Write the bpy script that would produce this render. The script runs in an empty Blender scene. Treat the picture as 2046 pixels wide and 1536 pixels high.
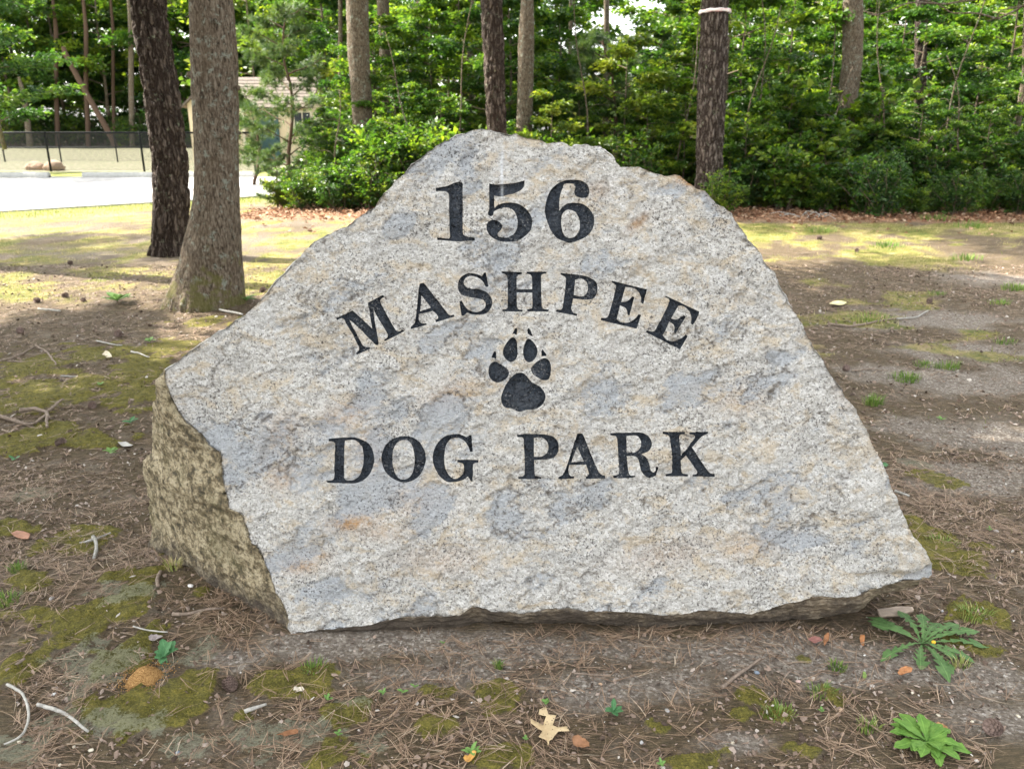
import bpy, math, random
import numpy as np
from mathutils import Vector, geometry

SC = bpy.context.scene
COL = SC.collection
R = math.radians

# ------------------------------------------------------------------ camera, sky, sun, exposure
CAM_H, PITCH, FPX = 1.5, R(17.9), 1600.0
cam_d = bpy.data.cameras.new('camera')
cam_d.sensor_width = 36.0
cam_d.lens = FPX / 2046 * 36
cam_d.clip_start = 0.05
cam_d.clip_end = 600
cam_d.dof.use_dof = True
cam_d.dof.focus_distance = 2.45
cam_d.dof.aperture_fstop = 5.8
cam = bpy.data.objects.new('camera', cam_d)
cam.location = (0, 0, CAM_H)
cam.rotation_euler = (R(90) - PITCH, 0, 0)
COL.objects.link(cam)
SC.camera = cam

SUN_EL, SUN_AZ = R(48), R(-70)      # azimuth from +Y towards +X: the sun stands to the left, a little ahead
sun_dir = Vector((math.sin(SUN_AZ) * math.cos(SUN_EL), math.cos(SUN_AZ) * math.cos(SUN_EL), math.sin(SUN_EL)))
world = bpy.data.worlds.new('World')
SC.world = world
world.use_nodes = True
wn = world.node_tree
bg = wn.nodes['Background']
sky = wn.nodes.new('ShaderNodeTexSky')
sky.sky_type = 'NISHITA'
sky.sun_disc = False
sky.sun_elevation = SUN_EL
sky.sun_rotation = SUN_AZ
sky.air_density = 1.3
sky.dust_density = 3.0
sky.ozone_density = 1.0
hs = wn.nodes.new('ShaderNodeHueSaturation')          # sky's blue muted to turn the shade neutral, in place of white balance
hs.inputs['Saturation'].default_value = 0.16
wn.links.new(sky.outputs[0], hs.inputs['Color'])
wn.links.new(hs.outputs[0], bg.inputs[0])
bg.inputs[1].default_value = 0.15
sun_d = bpy.data.lights.new('sun', 'SUN')
sun_d.energy = 4.6
sun_d.angle = R(0.55)
sun_d.color = (1.0, 0.93, 0.82)
sun = bpy.data.objects.new('sun', sun_d)
sun.rotation_euler = sun_dir.to_track_quat('Z', 'Y').to_euler()
sun.location = (-8, 2, 12)
COL.objects.link(sun)
SC.view_settings.view_transform = 'Standard'
SC.view_settings.look = 'None'
SC.view_settings.exposure = 2.25
SC.view_settings.gamma = 1.0
SC.view_settings.use_curve_mapping = False
try:
    SC.cycles.use_denoising = True
    SC.cycles.denoiser = 'OPENIMAGEDENOISE'
    SC.cycles.denoising_input_passes = 'RGB_ALBEDO_NORMAL'
    SC.cycles.max_bounces = 8
    SC.cycles.diffuse_bounces = 4
    SC.cycles.transmission_bounces = 6
    SC.cycles.transparent_max_bounces = 8
    SC.cycles.sample_clamp_indirect = 6
    SC.cycles.use_adaptive_sampling = True
    SC.cycles.adaptive_threshold = 0.01
except Exception:
    pass

# ------------------------------------------------------------------ projection helpers (photo pixel -> place)
CP, SP = math.cos(PITCH), math.sin(PITCH)
def ray(px, py):
    u = (np.asarray(px, float) - 1023) / FPX
    v = (768 - np.asarray(py, float)) / FPX
    return np.stack([u, CP + SP * v, -SP + CP * v], -1)
CO = np.array([0, 0, CAM_H])
def gnd(px, py, z=0.0):
    d = ray(px, py)
    t = (z - CAM_H) / d[..., 2]
    return CO + d * t[..., None] if d.ndim > 1 else CO + d * t
def at_y(px, py, Y):
    d = ray(px, py)
    return CO + d * (Y / d[..., 1])[..., None] if d.ndim > 1 else CO + d * (Y / d[1])

# ------------------------------------------------------------------ noise
def _h(ix, iy, iz, seed):
    n = (ix.astype(np.int64) * 374761393 + iy.astype(np.int64) * 668265263 + iz.astype(np.int64) * 1440662683 + seed * 974711) & 0xffffffff
    n = ((n ^ (n >> 13)) * 1274126177) & 0xffffffff
    n = ((n ^ (n >> 16)) * 2246822519) & 0xffffffff
    return (n ^ (n >> 15)) / 4294967295.0
def vnoise(P, seed=0):
    P = np.asarray(P, float)
    i = np.floor(P).astype(np.int64)
    f = P - i
    f = f * f * f * (f * (f * 6 - 15) + 10)
    x, y, z = i[:, 0], i[:, 1], i[:, 2]
    fx, fy, fz = f[:, 0], f[:, 1], f[:, 2]
    def c(a, b, d): return _h(x + a, y + b, z + d, seed)
    x00 = c(0,0,0) * (1-fx) + c(1,0,0) * fx
    x10 = c(0,1,0) * (1-fx) + c(1,1,0) * fx
    x01 = c(0,0,1) * (1-fx) + c(1,0,1) * fx
    x11 = c(0,1,1) * (1-fx) + c(1,1,1) * fx
    a = x00 * (1-fy) + x10 * fy
    b = x01 * (1-fy) + x11 * fy
    return (a * (1-fz) + b * fz) * 2 - 1
def fbm(P, oct=4, seed=0, gain=0.5):
    P = np.asarray(P, float)
    s = 0; a = 1; t = 0
    for o in range(oct):
        s = s + a * vnoise(P * (2.03 ** o) + 17.3 * o, seed + o)
        t += a; a *= gain
    return s / t
def sstep(a, b, x):
    t = np.clip((x - a) / (b - a), 0, 1)
    return t * t * (3 - 2 * t)

# ------------------------------------------------------------------ mesh helpers
def mesh_np(name, V, faces, mat=None, smooth=True, attrs=None, mats=None, midx=None):
    """faces: list of int arrays (m,k)."""
    me = bpy.data.meshes.new(name)
    V = np.asarray(V, np.float32)
    faces = [np.asarray(f, np.int32) for f in (faces if isinstance(faces, list) else [faces]) if len(f)]
    me.vertices.add(len(V)); me.vertices.foreach_set('co', V.ravel())
    nl = sum(f.size for f in faces); nf = sum(len(f) for f in faces)
    me.loops.add(nl); me.polygons.add(nf)
    me.loops.foreach_set('vertex_index', np.concatenate([f.ravel() for f in faces]))
    tot = np.concatenate([np.full(len(f), f.shape[1], np.int32) for f in faces])
    st = np.concatenate([[0], np.cumsum(tot)[:-1]]).astype(np.int32)
    me.polygons.foreach_set('loop_start', st)
    me.polygons.foreach_set('use_smooth', np.full(nf, smooth))
    for m in (mats or ([mat] if mat else [])): me.materials.append(m)
    if midx is not None: me.polygons.foreach_set('material_index', np.asarray(midx, np.int32))
    me.update(calc_edges=True)
    me.validate()
    for k, a in (attrs or {}).items():
        a = np.asarray(a, np.float32)
        if a.ndim == 1:
            at = me.attributes.new(k, 'FLOAT', 'POINT'); at.data.foreach_set('value', a)
        else:
            at = me.attributes.new(k, 'FLOAT_COLOR', 'POINT')
            c = np.ones((len(a), 4), np.float32); c[:, :a.shape[1]] = a
            at.data.foreach_set('color', c.ravel())
    return me
def link(name, me, parent=None, loc=None):
    o = bpy.data.objects.new(name, me)
    COL.objects.link(o)
    if parent is not None: o.parent = parent
    if loc is not None: o.location = loc
    return o
def tag(o, label=None, cat=None, group=None, kind=None):
    if label: o['label'] = label
    if cat: o['category'] = cat
    if group: o['group'] = group
    if kind: o['kind'] = kind
    return o
def thing(name, loc, label, cat, group=None, rz=0.0):
    e = bpy.data.objects.new(name, None)
    e.empty_display_size = 0.1
    COL.objects.link(e)
    e.location = loc
    e.rotation_euler = (0, 0, rz)
    return tag(e, label, cat, group)
def copy_thing(src, loc, rz=0.0, scale=1.0, label=None, group=None):
    r = src.copy(); COL.objects.link(r)
    r.location = loc; r.rotation_euler = (0, 0, rz)
    r.scale = scale if isinstance(scale, tuple) else (scale,) * 3
    if label: r['label'] = label
    if group: r['group'] = group
    for ch in list(src.children):
        c = ch.copy(); COL.objects.link(c); c.parent = r
        for g in list(ch.children):
            d = g.copy(); COL.objects.link(d); d.parent = c
    return r
def join_geo(parts):
    """parts: list of (V, [faces...]); returns V, faces list grouped by size"""
    Vs, F, off = [], {}, 0
    for V, fs in parts:
        Vs.append(V)
        for f in fs:
            f = np.asarray(f)
            if len(f): F.setdefault(f.shape[1], []).append(f + off)
        off += len(V)
    return np.concatenate(Vs), [np.concatenate(v) for v in F.values()]
def grid_faces(nr, nc, closed=False):
    r = np.arange(nr - 1)[:, None]; c = np.arange(nc if closed else nc - 1)[None, :]
    a = r * nc + c; b = r * nc + (c + 1) % nc
    return np.stack([a, b, b + nc, a + nc], -1).reshape(-1, 4)
def tube(path, rad, seg=8, caps=True):
    """path (n,3), rad scalar or (n,) -> V, [quads, tris]"""
    path = np.asarray(path, float); n = len(path)
    rad = np.broadcast_to(np.asarray(rad, float), (n,))
    T = np.gradient(path, axis=0); T /= np.linalg.norm(T, axis=1)[:, None] + 1e-9
    ref = np.array([0, 0, 1.0]) if abs(T[0][2]) < 0.8 else np.array([0, 1.0, 0])
    A = np.cross(T, ref); A /= np.linalg.norm(A, axis=1)[:, None] + 1e-9
    B = np.cross(T, A)
    th = np.arange(seg) / seg * 2 * math.pi
    V = path[:, None, :] + rad[:, None, None] * (np.cos(th)[None, :, None] * A[:, None, :] + np.sin(th)[None, :, None] * B[:, None, :])
    V = V.reshape(-1, 3)
    q = grid_faces(n, seg, True)
    fs = [q]
    if caps:
        V = np.concatenate([V, path[:1], path[-1:]])
        i = np.arange(seg)
        fs.append(np.concatenate([np.stack([np.full(seg, n * seg), (i + 1) % seg, i], -1),
                                  np.stack([np.full(seg, n * seg + 1), (n - 1) * seg + i, (n - 1) * seg + (i + 1) % seg], -1)]))
    return V, fs
def box(x0, x1, y0, y1, z0, z1):
    V = np.array([(x, y, z) for z in (z0, z1) for y in (y0, y1) for x in (x0, x1)], float)
    return V, [np.array([[0,2,3,1],[4,5,7,6],[0,1,5,4],[2,6,7,3],[0,4,6,2],[1,3,7,5]])]

# ------------------------------------------------------------------ node helpers
class NT:
    def __init__(s, name):
        s.m = bpy.data.materials.new(name); s.m.use_nodes = True
        s.t = s.m.node_tree; s.t.nodes.clear()
        s.out = s.n('ShaderNodeOutputMaterial')
    def n(s, typ, **kw):
        nd = s.t.nodes.new(typ)
        for k, v in kw.items(): setattr(nd, k, v)
        return nd
    def l(s, a, b): s.t.links.new(a, b)
    def put(s, sock, v):
        if hasattr(v, 'is_output'): s.l(v, sock)
        elif v is not None: sock.default_value = v
    def attr(s, name, out='Fac'):
        return s.n('ShaderNodeAttribute', attribute_name=name).outputs[out]
    def pos(s): return s.n('ShaderNodeNewGeometry').outputs['Position']
    def obj(s): return s.n('ShaderNodeTexCoord').outputs['Object']
    def mapp(s, v, scale=(1,1,1), rot=(0,0,0), loc=(0,0,0)):
        m = s.n('ShaderNodeMapping'); s.l(v, m.inputs[0])
        m.inputs['Scale'].default_value = scale; m.inputs['Rotation'].default_value = rot; m.inputs['Location'].default_value = loc
        return m.outputs[0]
    def noise(s, v, scale, detail=4, rough=0.5, dist=0.0, out=0):
        m = s.n('ShaderNodeTexNoise'); s.l(v, m.inputs['Vector'])
        m.inputs['Scale'].default_value = scale; m.inputs['Detail'].default_value = detail
        m.inputs['Roughness'].default_value = rough; m.inputs['Distortion'].default_value = dist
        return m.outputs[out]
    def vor(s, v, scale, feature='F1', out='Distance', rand=1.0):
        m = s.n('ShaderNodeTexVoronoi', feature=feature); s.l(v, m.inputs['Vector'])
        m.inputs['Scale'].default_value = scale
        m.inputs['Randomness'].default_value = rand
        return m.outputs[out]
    def ramp(s, f, stops, interp='LINEAR'):
        m = s.n('ShaderNodeValToRGB'); s.put(m.inputs[0], f)
        cr = m.color_ramp; cr.interpolation = interp
        while len(cr.elements) < len(stops): cr.elements.new(0.5)
        for e, (p, c) in zip(cr.elements, stops):
            e.position = p
            e.color = (c, c, c, 1) if isinstance(c, (int, float)) else (*c, 1)
        return m.outputs[0]
    def mix(s, f, a, b, mode='MIX'):
        m = s.n('ShaderNodeMix', data_type='RGBA', blend_type=mode)
        s.put(m.inputs['Factor'], f)
        for so, v in ((m.inputs[6], a), (m.inputs[7], b)):
            if isinstance(v, tuple): v = (*v[:3], 1)
            s.put(so, v)
        return m.outputs[2]
    def math(s, op, a, b=0.5, clamp=False):
        m = s.n('ShaderNodeMath', operation=op, use_clamp=clamp)
        s.put(m.inputs[0], a); s.put(m.inputs[1], b)
        return m.outputs[0]
    def bump(s, h, strength=0.5, dist=0.01, normal=None):
        m = s.n('ShaderNodeBump'); s.put(m.inputs['Height'], h)
        m.inputs['Strength'].default_value = strength; m.inputs['Distance'].default_value = dist
        if normal is not None: s.l(normal, m.inputs['Normal'])
        return m.outputs[0]
    def bsdf(s, color, rough=0.8, normal=None, spec=0.3, metal=0.0, sheen=None):
        b = s.n('ShaderNodeBsdfPrincipled')
        s.put(b.inputs['Base Color'], (*color, 1) if isinstance(color, tuple) else color)
        s.put(b.inputs['Roughness'], rough)
        b.inputs['Specular IOR Level'].default_value = spec
        b.inputs['Metallic'].default_value = metal
        if normal is not None: s.l(normal, b.inputs['Normal'])
        return b.outputs[0]
    def done(s, sh):
        s.l(sh, s.out.inputs['Surface']); return s.m
def simple(name, color, rough=0.8, nscale=30, var=0.25, bump=0.3, bd=0.003, spec=0.3, metal=0.0):
    t = NT(name); p = t.obj()
    n = t.noise(p, nscale, 5, 0.6)
    d = tuple(c * (1 - var) for c in color); l = tuple(min(1, c * (1 + var)) for c in color)
    c = t.ramp(n, [(0.3, d), (0.7, l)])
    return t.done(t.bsdf(c, rough, t.bump(n, bump, bd), spec, metal))
# ------------------------------------------------------------------ the engraved boulder
LEAN, FY = 0.25, 2.12
NRM = math.sqrt(1 + LEAN * LEAN)
PN = np.array([0, -1, LEAN]) / NRM            # outward normal of the dressed face
def face_uv(px, py):
    d = ray(px, py)
    t = (FY + LEAN * CAM_H) / (d[..., 1] - LEAN * d[..., 2])
    P = CO + d * t[..., None]
    return np.stack([P[..., 0], P[..., 2] * NRM], -1)
def face_pt(uv):
    return np.stack([uv[..., 0], FY + LEAN * uv[..., 1] / NRM, uv[..., 1] / NRM], -1)

TOP = """330,738 354,725 379,702 416,677 430,667 448,658 475,637 495,622 514,607 536,585 553,560 572,540 600,512 612,496 629,482 659,465 674,457 690,452 717,433
745,416 752,406 766,387 780,375 787,359 807,347 821,330 837,318 852,307 872,291 893,281 913,270 936,261 950,256 971,258 981,260 1007,264 1019,269 1028,267 1042,272
1064,277 1081,280 1095,285 1109,282 1126,284 1144,293 1155,291 1175,289 1187,292 1199,290 1204,296 1216,308 1234,326 1240,334 1257,335 1273,334 1292,341 1312,347
1329,352 1347,349 1360,353 1372,363 1393,376 1411,381 1424,396 1440,411 1463,425 1471,440 1487,461 1494,476 1510,492 1528,521 1544,541 1557,562 1565,583 1575,604
1588,627 1606,648 1614,672 1625,695 1634,708 1647,726 1667,759 1683,775 1693,798 1709,814 1717,833 1732,859 1742,889 1758,915 1768,941 1782,977 1797,1009 1813,1042
1826,1071 1846,1097 1862,1126 1865,1149"""
BOTTOM = """1858,1156 1840,1158 1812,1160 1790,1163 1766,1170 1740,1178 1716,1188 1672,1193 1640,1190 1621,1191 1592,1200 1542,1214 1504,1227 1450,1222 1396,1217 1370,1224 1345,1230 1310,1228 1247,1220
1208,1221 1169,1220 1130,1216 1099,1214 1066,1222 1036,1226 1004,1222 974,1218 958,1212 942,1212 919,1229 886,1231 856,1230 798,1234 748,1244 700,1252 660,1256 622,1259 596,1262"""
LEFT = """583,1268 576,1252 578,1236 573,1216 557,1188 542,1153 522,1102 494,1072 484,1030 456,1014 450,985 444,961 439,931 434,906 411,891 391,868 368,846 350,822 338,800 334,780 328,760"""
def parse(s): return [tuple(float(v) for v in w.split(',')) for w in s.split()]
def resample(pts, step):
    pts = np.asarray(pts, float)
    d = np.r_[0, np.cumsum(np.linalg.norm(np.diff(pts, axis=0), axis=1))]
    n = max(2, int(d[-1] / step))
    t = np.linspace(0, d[-1], n, endpoint=False)
    return np.stack([np.interp(t, d, pts[:, k]) for k in range(pts.shape[1])], -1), t / d[-1]

top_uv = face_uv(*np.array(parse(TOP)).T); bot_uv = face_uv(*np.array(parse(BOTTOM)).T); left_uv = face_uv(*np.array(parse(LEFT)).T)
segs = []
for a, b in ((top_uv, bot_uv[:1]), (bot_uv, left_uv[:1]), (left_uv, top_uv[:1])):
    segs.append(resample(np.concatenate([a, b]), 0.0055))
outline = np.concatenate([s[0] for s in segs])
nt, nb, nl = (len(s[0]) for s in segs)
NO = len(outline)
tt, tb, tl = (s[1] for s in segs)
# ragged chipping of the rim
op3 = np.c_[outline, np.zeros(NO)]
cen = np.array([0.08, 0.62])
rad = outline - cen; rad /= np.linalg.norm(rad, axis=1)[:, None]
outline = outline + rad * (0.0045 * fbm(op3 * 28, 3, 5) + 0.0025 * fbm(op3 * 90, 2, 9))[:, None]

# glyph outlines, traced on the dressed face: x,y corner, x,y~ smooth
def glyph(s, ox, oy, sc, step=0.0032):
    pts, sm = [], []
    for w in s.split():
        sm.append(w.endswith('~'))
        x, y = w.rstrip('~').split(',')
        pts.append((ox + float(x) / sc, oy + float(y) / sc))
    uv = face_uv(*np.array(pts).T); n = len(uv); out = []
    for i in range(n):
        p0, p1, pa, pb = uv[i], uv[(i + 1) % n], uv[i - 1], uv[(i + 2) % n]
        L = np.linalg.norm(p1 - p0); k = max(1, int(round(L / step)))
        t = (np.arange(k) / k)[:, None]
        if not sm[i] and not sm[(i + 1) % n]:
            out.append(p0 + (p1 - p0) * t); continue
        def tang(q, a, b):
            d = b - a; l = np.linalg.norm(d)
            return d / max(l, 1e-6) * L
        m0 = tang(p0, pa, p1) if sm[i] else (p1 - p0)
        m1 = tang(p1, p0, pb) if sm[(i + 1) % n] else (p1 - p0)
        out.append((2*t**3 - 3*t**2 + 1) * p0 + (t**3 - 2*t**2 + t) * m0 + (-2*t**3 + 3*t**2) * p1 + (t**3 - t**2) * m1)
    return np.concatenate(out)
S = 10.23
G = []   # (name, label, outer, [holes])
def add(name, label, ox, oy, sc, outer, *holes):
    G.append((name, label, glyph(outer, ox, oy, sc), [glyph(h, ox, oy, sc) for h in holes]))
add('engraved_numeral', 'engraved numeral 1', 860, 350, S, "105,258 200,250~ 350,215~ 500,150~ 585,132~ 640,138 655,165 658,700 662,1150~ 680,1220~ 740,1258~ 905,1280 905,1335 720,1350~ 540,1355~ 300,1335~ 140,1325 135,1272 370,1290~ 395,1250~ 385,1100~ 378,700 378,430~ 355,360~ 290,335~ 110,325")
add('engraved_numeral', 'engraved numeral 5', 860, 350, S, "1200,160 1270,185~ 1450,185~ 1640,170~ 1780,145~ 1925,100 1915,220~ 1860,300~ 1740,365~ 1600,400~ 1450,435~ 1300,420 1305,640 1310,680 1380,610~ 1500,565~ 1650,560~ 1850,610~ 1980,720~ 2060,850~ 2080,980~ 2050,1120~ 1960,1230~ 1830,1320~ 1680,1360~ 1500,1365~ 1360,1330~ 1220,1240~ 1160,1140~ 1148,1040~ 1190,950~ 1300,915~ 1420,965~ 1468,1050~ 1440,1130~ 1375,1200~ 1390,1255~ 1470,1280~ 1600,1275~ 1700,1210~ 1765,1100~ 1785,950~ 1745,790~ 1670,700~ 1540,660~ 1380,700~ 1295,745 1280,815~ 1225,840~ 1175,790~ 1202,700")
add('engraved_numeral', 'engraved numeral 6', 1040, 350, S, "810,150~ 940,100~ 1080,90~ 1230,105~ 1340,165~ 1400,260~ 1405,370~ 1355,450~ 1240,460~ 1130,405~ 1105,320~ 1125,250~ 1090,180~ 950,170~ 890,190~ 865,260~ 830,340~ 800,480~ 790,600~ 790,740 860,650~ 970,580~ 1110,560~ 1280,590~ 1420,700~ 1490,840~ 1500,990~ 1450,1140~ 1340,1260~ 1180,1340~ 1000,1388~ 880,1350~ 750,1290~ 620,1140~ 550,970~ 505,800~ 500,680~ 540,480~ 610,320~ 700,220~",
    "1020,705~ 1120,750~ 1190,870~ 1210,1000~ 1200,1120~ 1130,1240~ 1020,1290~ 900,1240~ 845,1100~ 830,950~ 850,810~ 920,725~")
add('engraved_letter', 'engraved letter M', 660, 560, S, "115,775 440,615 480,650 850,985 765,520 760,455 1065,298 1095,330 1020,385~ 1005,430~ 1030,500 1330,1020~ 1380,1045~ 1480,1010 1498,1045 1100,1250 1090,1212 1160,1160~ 1155,1090~ 900,660 858,585 985,1290 960,1328~ 910,1310 540,940 372,800 640,1300~ 710,1360~ 790,1365 825,1395 540,1520 515,1490 575,1430~ 570,1350~ 290,830~ 230,775~ 135,815")
add('engraved_letter', 'engraved letter A of the arched word', 800, 530, S, "390,375 470,358 500,390 950,960~ 1010,1020~ 1095,1015 1105,1050 730,1165 712,1120 770,1085~ 760,1030~ 660,930 560,960~ 370,1000 380,1120~ 430,1185~ 530,1185 540,1215 210,1305 202,1265 280,1180~ 320,1000 365,500", "425,615 625,870 400,940")
add('engraved_letter', 'engraved letter S', 800, 530, S, "1720,155 1750,155 1800,440 1745,445 1690,340~ 1600,265~ 1450,222~ 1330,270~ 1295,360~ 1340,440~ 1440,480~ 1600,490~ 1760,550~ 1850,650~ 1878,760~ 1850,880~ 1760,980~ 1620,1012~ 1450,1000~ 1365,965 1300,1030 1250,1035 1205,740 1250,720 1330,850~ 1430,930~ 1580,955~ 1700,900~ 1745,810~ 1720,730~ 1620,685~ 1420,655~ 1260,610~ 1195,530~ 1178,400~ 1220,270~ 1330,185~ 1450,165~ 1580,190~ 1670,230 1700,170")
add('engraved_letter', 'engraved letter H', 990, 520, S, "125,228 540,245 540,285 450,310~ 432,360~ 432,600 750,590 745,360~ 720,300~ 635,270 640,232 1045,235 1040,270 950,290~ 932,340~ 948,930~ 970,985~ 1095,1010 1080,1050 650,1045 645,1000 740,985~ 755,930~ 750,660 435,665 440,940~ 465,1000~ 555,1010 550,1050 140,1045 140,1005 230,990~ 250,930~ 242,360~ 220,300~ 128,262")
add('engraved_letter', 'engraved letter P of the arched word', 990, 520, S, "1335,258 1800,315~ 1960,370~ 2060,450~ 2090,560~ 2070,690~ 2000,780~ 1880,805~ 1590,780 1555,1000~ 1600,1075~ 1675,1095 1670,1135 1235,1055 1240,1018 1340,1010~ 1375,950~ 1440,420~ 1430,350~ 1335,290", "1630,400 1740,375~ 1850,430~ 1890,540~ 1870,660~ 1790,735~ 1600,710")
add('engraved_letter', 'engraved letter E, first of the two', 1180, 560, 8.525, "365,10 970,155 905,405 875,385 865,270~ 800,170~ 700,125~ 595,115 530,370 640,350~ 720,270 755,285 670,595 640,595 610,480~ 510,425 455,660 520,710~ 640,720~ 760,660~ 830,575 868,590 790,825 180,680 180,640 280,635~ 315,590~ 430,140~ 430,85~ 360,35")
add('engraved_letter', 'engraved letter E, last of the arched word', 1180, 560, 8.525, "1285,262 1860,535 1800,690~ 1755,760 1720,740 1720,620~ 1670,510~ 1580,440~ 1500,435 1380,650 1470,665~ 1590,595 1625,620 1460,905 1430,890 1430,770~ 1350,705 1245,940 1300,1010~ 1400,1040~ 1510,1020~ 1640,925 1672,950 1540,1180 955,885 970,852 1080,870~ 1130,820~ 1350,350~ 1330,310~ 1280,290")
add('engraved_letter', 'engraved letter D', 640, 850, S, "165,275 400,250~ 680,245~ 850,285~ 990,390~ 1065,520~ 1092,680~ 1065,850~ 990,1010~ 860,1130~ 700,1190~ 500,1190~ 125,1175 120,1135 230,1125~ 268,1070~ 288,400~ 260,330~ 165,325",
    "500,310 700,300~ 800,370~ 855,480~ 875,680~ 850,880~ 780,1040~ 660,1120~ 510,1110~ 484,1030~ 490,400~")
add('engraved_letter', 'engraved letter O', 640, 850, S, "1710,215~ 1870,245~ 2040,360~ 2130,520~ 2148,700~ 2110,870~ 2020,1030~ 1890,1130~ 1700,1175~ 1540,1130~ 1400,1040~ 1290,900~ 1240,700~ 1265,540~ 1350,380~ 1510,260~",
    "1720,290~ 1830,350~ 1900,480~ 1925,680~ 1905,870~ 1830,1050~ 1700,1115~ 1560,1060~ 1490,880~ 1470,700~ 1490,500~ 1570,350~")
add('engraved_letter', 'engraved letter G', 800, 850, S, "1450,200 1475,550 1420,550 1370,410~ 1270,300~ 1130,262~ 1010,300~ 930,410~ 895,580~ 895,780~ 940,960~ 1030,1070~ 1130,1095~ 1230,1050~ 1285,970~ 1290,830~ 1260,785~ 1155,762 1160,710 1595,710 1590,762 1500,785~ 1480,830~ 1480,1000 1465,1155 1440,1155 1375,1055 1250,1130~ 1090,1162~ 950,1155~ 820,1070~ 720,920~ 665,770~ 660,600~ 710,440~ 820,290~ 960,205~ 1150,185~ 1270,210~ 1350,245 1400,205")
add('engraved_letter', 'engraved letter P of the straight word', 1020, 840, S, "130,295 400,275~ 700,285~ 850,320~ 960,420~ 988,540~ 970,660~ 890,760~ 740,805~ 485,815 495,1080~ 520,1145~ 635,1155 630,1200 160,1200 160,1155 250,1145~ 290,1090~ 270,400~ 250,355~ 140,340", "480,355 620,350~ 720,400~ 772,500~ 765,620~ 710,710~ 610,745~ 480,740")
add('engraved_letter', 'engraved letter A of the straight word', 1020, 840, S, "1370,275 1470,268 1500,320 1750,930~ 1830,1080~ 1940,1140 1945,1190 1545,1195 1540,1160 1605,1110~ 1600,1060~ 1550,910 1205,915 1190,1060~ 1230,1135~ 1310,1160 1300,1200 980,1205 980,1160 1070,1110~ 1130,1010~", "1365,545 1510,850 1250,860")
add('engraved_letter', 'engraved letter R', 1240, 840, S, "-207,262 300,255~ 450,262~ 570,320~ 640,420~ 650,520~ 590,630~ 440,700 530,760~ 590,870~ 620,1010~ 670,1065~ 720,1030~ 730,955 780,955 770,1060~ 710,1150~ 590,1180~ 500,1130~ 430,1030~ 400,880~ 350,770~ 270,740~ 140,745 170,1060~ 200,1120~ 310,1130 300,1165 170,1180~ -137,1185 -147,1135 -50,1110~ -22,1060~ -57,400~ -90,330~ -202,312", "132,325 330,320~ 410,390~ 425,510~ 370,620~ 280,665~ 143,665")
add('engraved_letter', 'engraved letter K', 1240, 840, S, "875,235 1325,235 1320,285 1230,300~ 1215,360~ 1240,720 1520,380~ 1520,310~ 1410,280 1405,238 1795,232 1795,270 1680,330~ 1590,430~ 1470,555 1800,1040~ 1870,1095~ 1935,1095 1940,1160 1490,1160 1485,1115 1570,1095~ 1570,1040~ 1350,720 1250,830 1260,1030~ 1290,1095~ 1395,1110 1390,1155 945,1160 940,1110 1050,1095~ 1075,1030~ 1020,380~ 980,310~ 875,280")
for nm, lb, s_ in (('engraved_claw', 'engraved claw mark, upper left', "680,130 705,112 718,150 708,225 670,205 640,215"), ('engraved_claw', 'engraved claw mark, upper right', "895,118 920,150 955,245 915,230 875,200 875,140"),
                   ('engraved_claw', 'engraved claw mark, outer left', "355,490 378,468 398,500 395,595 360,575 320,570"), ('engraved_claw', 'engraved claw mark, outer right', "1088,480 1105,440 1125,470 1168,525 1160,545 1090,550"),
                   ('engraved_toe', 'engraved toe print, inner left', "640,260~ 700,300~ 718,400~ 712,560~ 635,635~ 540,590~ 498,480~ 540,370~"), ('engraved_toe', 'engraved toe print, inner right', "890,280~ 970,340~ 1025,450~ 1000,570~ 900,645~ 830,590~ 808,470~ 840,340~"),
                   ('engraved_toe', 'engraved toe print, outer left', "375,632~ 440,660~ 550,730~ 592,810~ 540,900~ 430,948~ 340,920~ 285,840~ 280,740~ 315,660~"), ('engraved_toe', 'engraved toe print, outer right', "1130,578~ 1200,610~ 1230,680~ 1235,780~ 1200,900~ 1130,918~ 1040,880~ 960,820~ 930,740~ 1010,640~"),
                   ('engraved_pad', 'engraved heel pad of the paw print', "770,800~ 850,840~ 940,945~ 1080,1030~ 1150,1150~ 1120,1270~ 1020,1350~ 850,1375~ 740,1400~ 640,1355~ 520,1325~ 470,1210~ 500,1080~ 560,960~ 660,840~")):
    add(nm, lb, 940, 640, 7.68, s_)

def pip(P, poly):
    x, y = P[:, 0], P[:, 1]; ins = np.zeros(len(P), bool)
    x0, y0 = poly.min(0); x1, y1 = poly.max(0)
    cand = np.where((x >= x0) & (x <= x1) & (y >= y0) & (y <= y1))[0]
    if not len(cand): return ins
    px, py = x[cand], y[cand]; r = np.zeros(len(cand), bool)
    a = poly; b = np.roll(poly, -1, 0)
    for (ax, ay), (bx, by) in zip(a, b):
        c = (ay > py) != (by > py)
        if ay != by: r ^= c & (px < (bx - ax) * (py - ay) / (by - ay) + ax)
    ins[cand] = r
    return ins

rs = np.random.RandomState(4)
GS = 0.0047
x0, y0 = outline.min(0); x1, y1 = outline.max(0)
gx, gy = np.meshgrid(np.arange(x0, x1, GS), np.arange(y0, y1, GS))
gp = np.c_[gx.ravel(), gy.ravel()] + rs.uniform(-.3, .3, (gx.size, 2)) * GS
gp = gp[pip(gp, outline)]
loops = [outline] + [l for g in G for l in [g[2]] + g[3]]
con = np.concatenate(loops)
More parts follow.
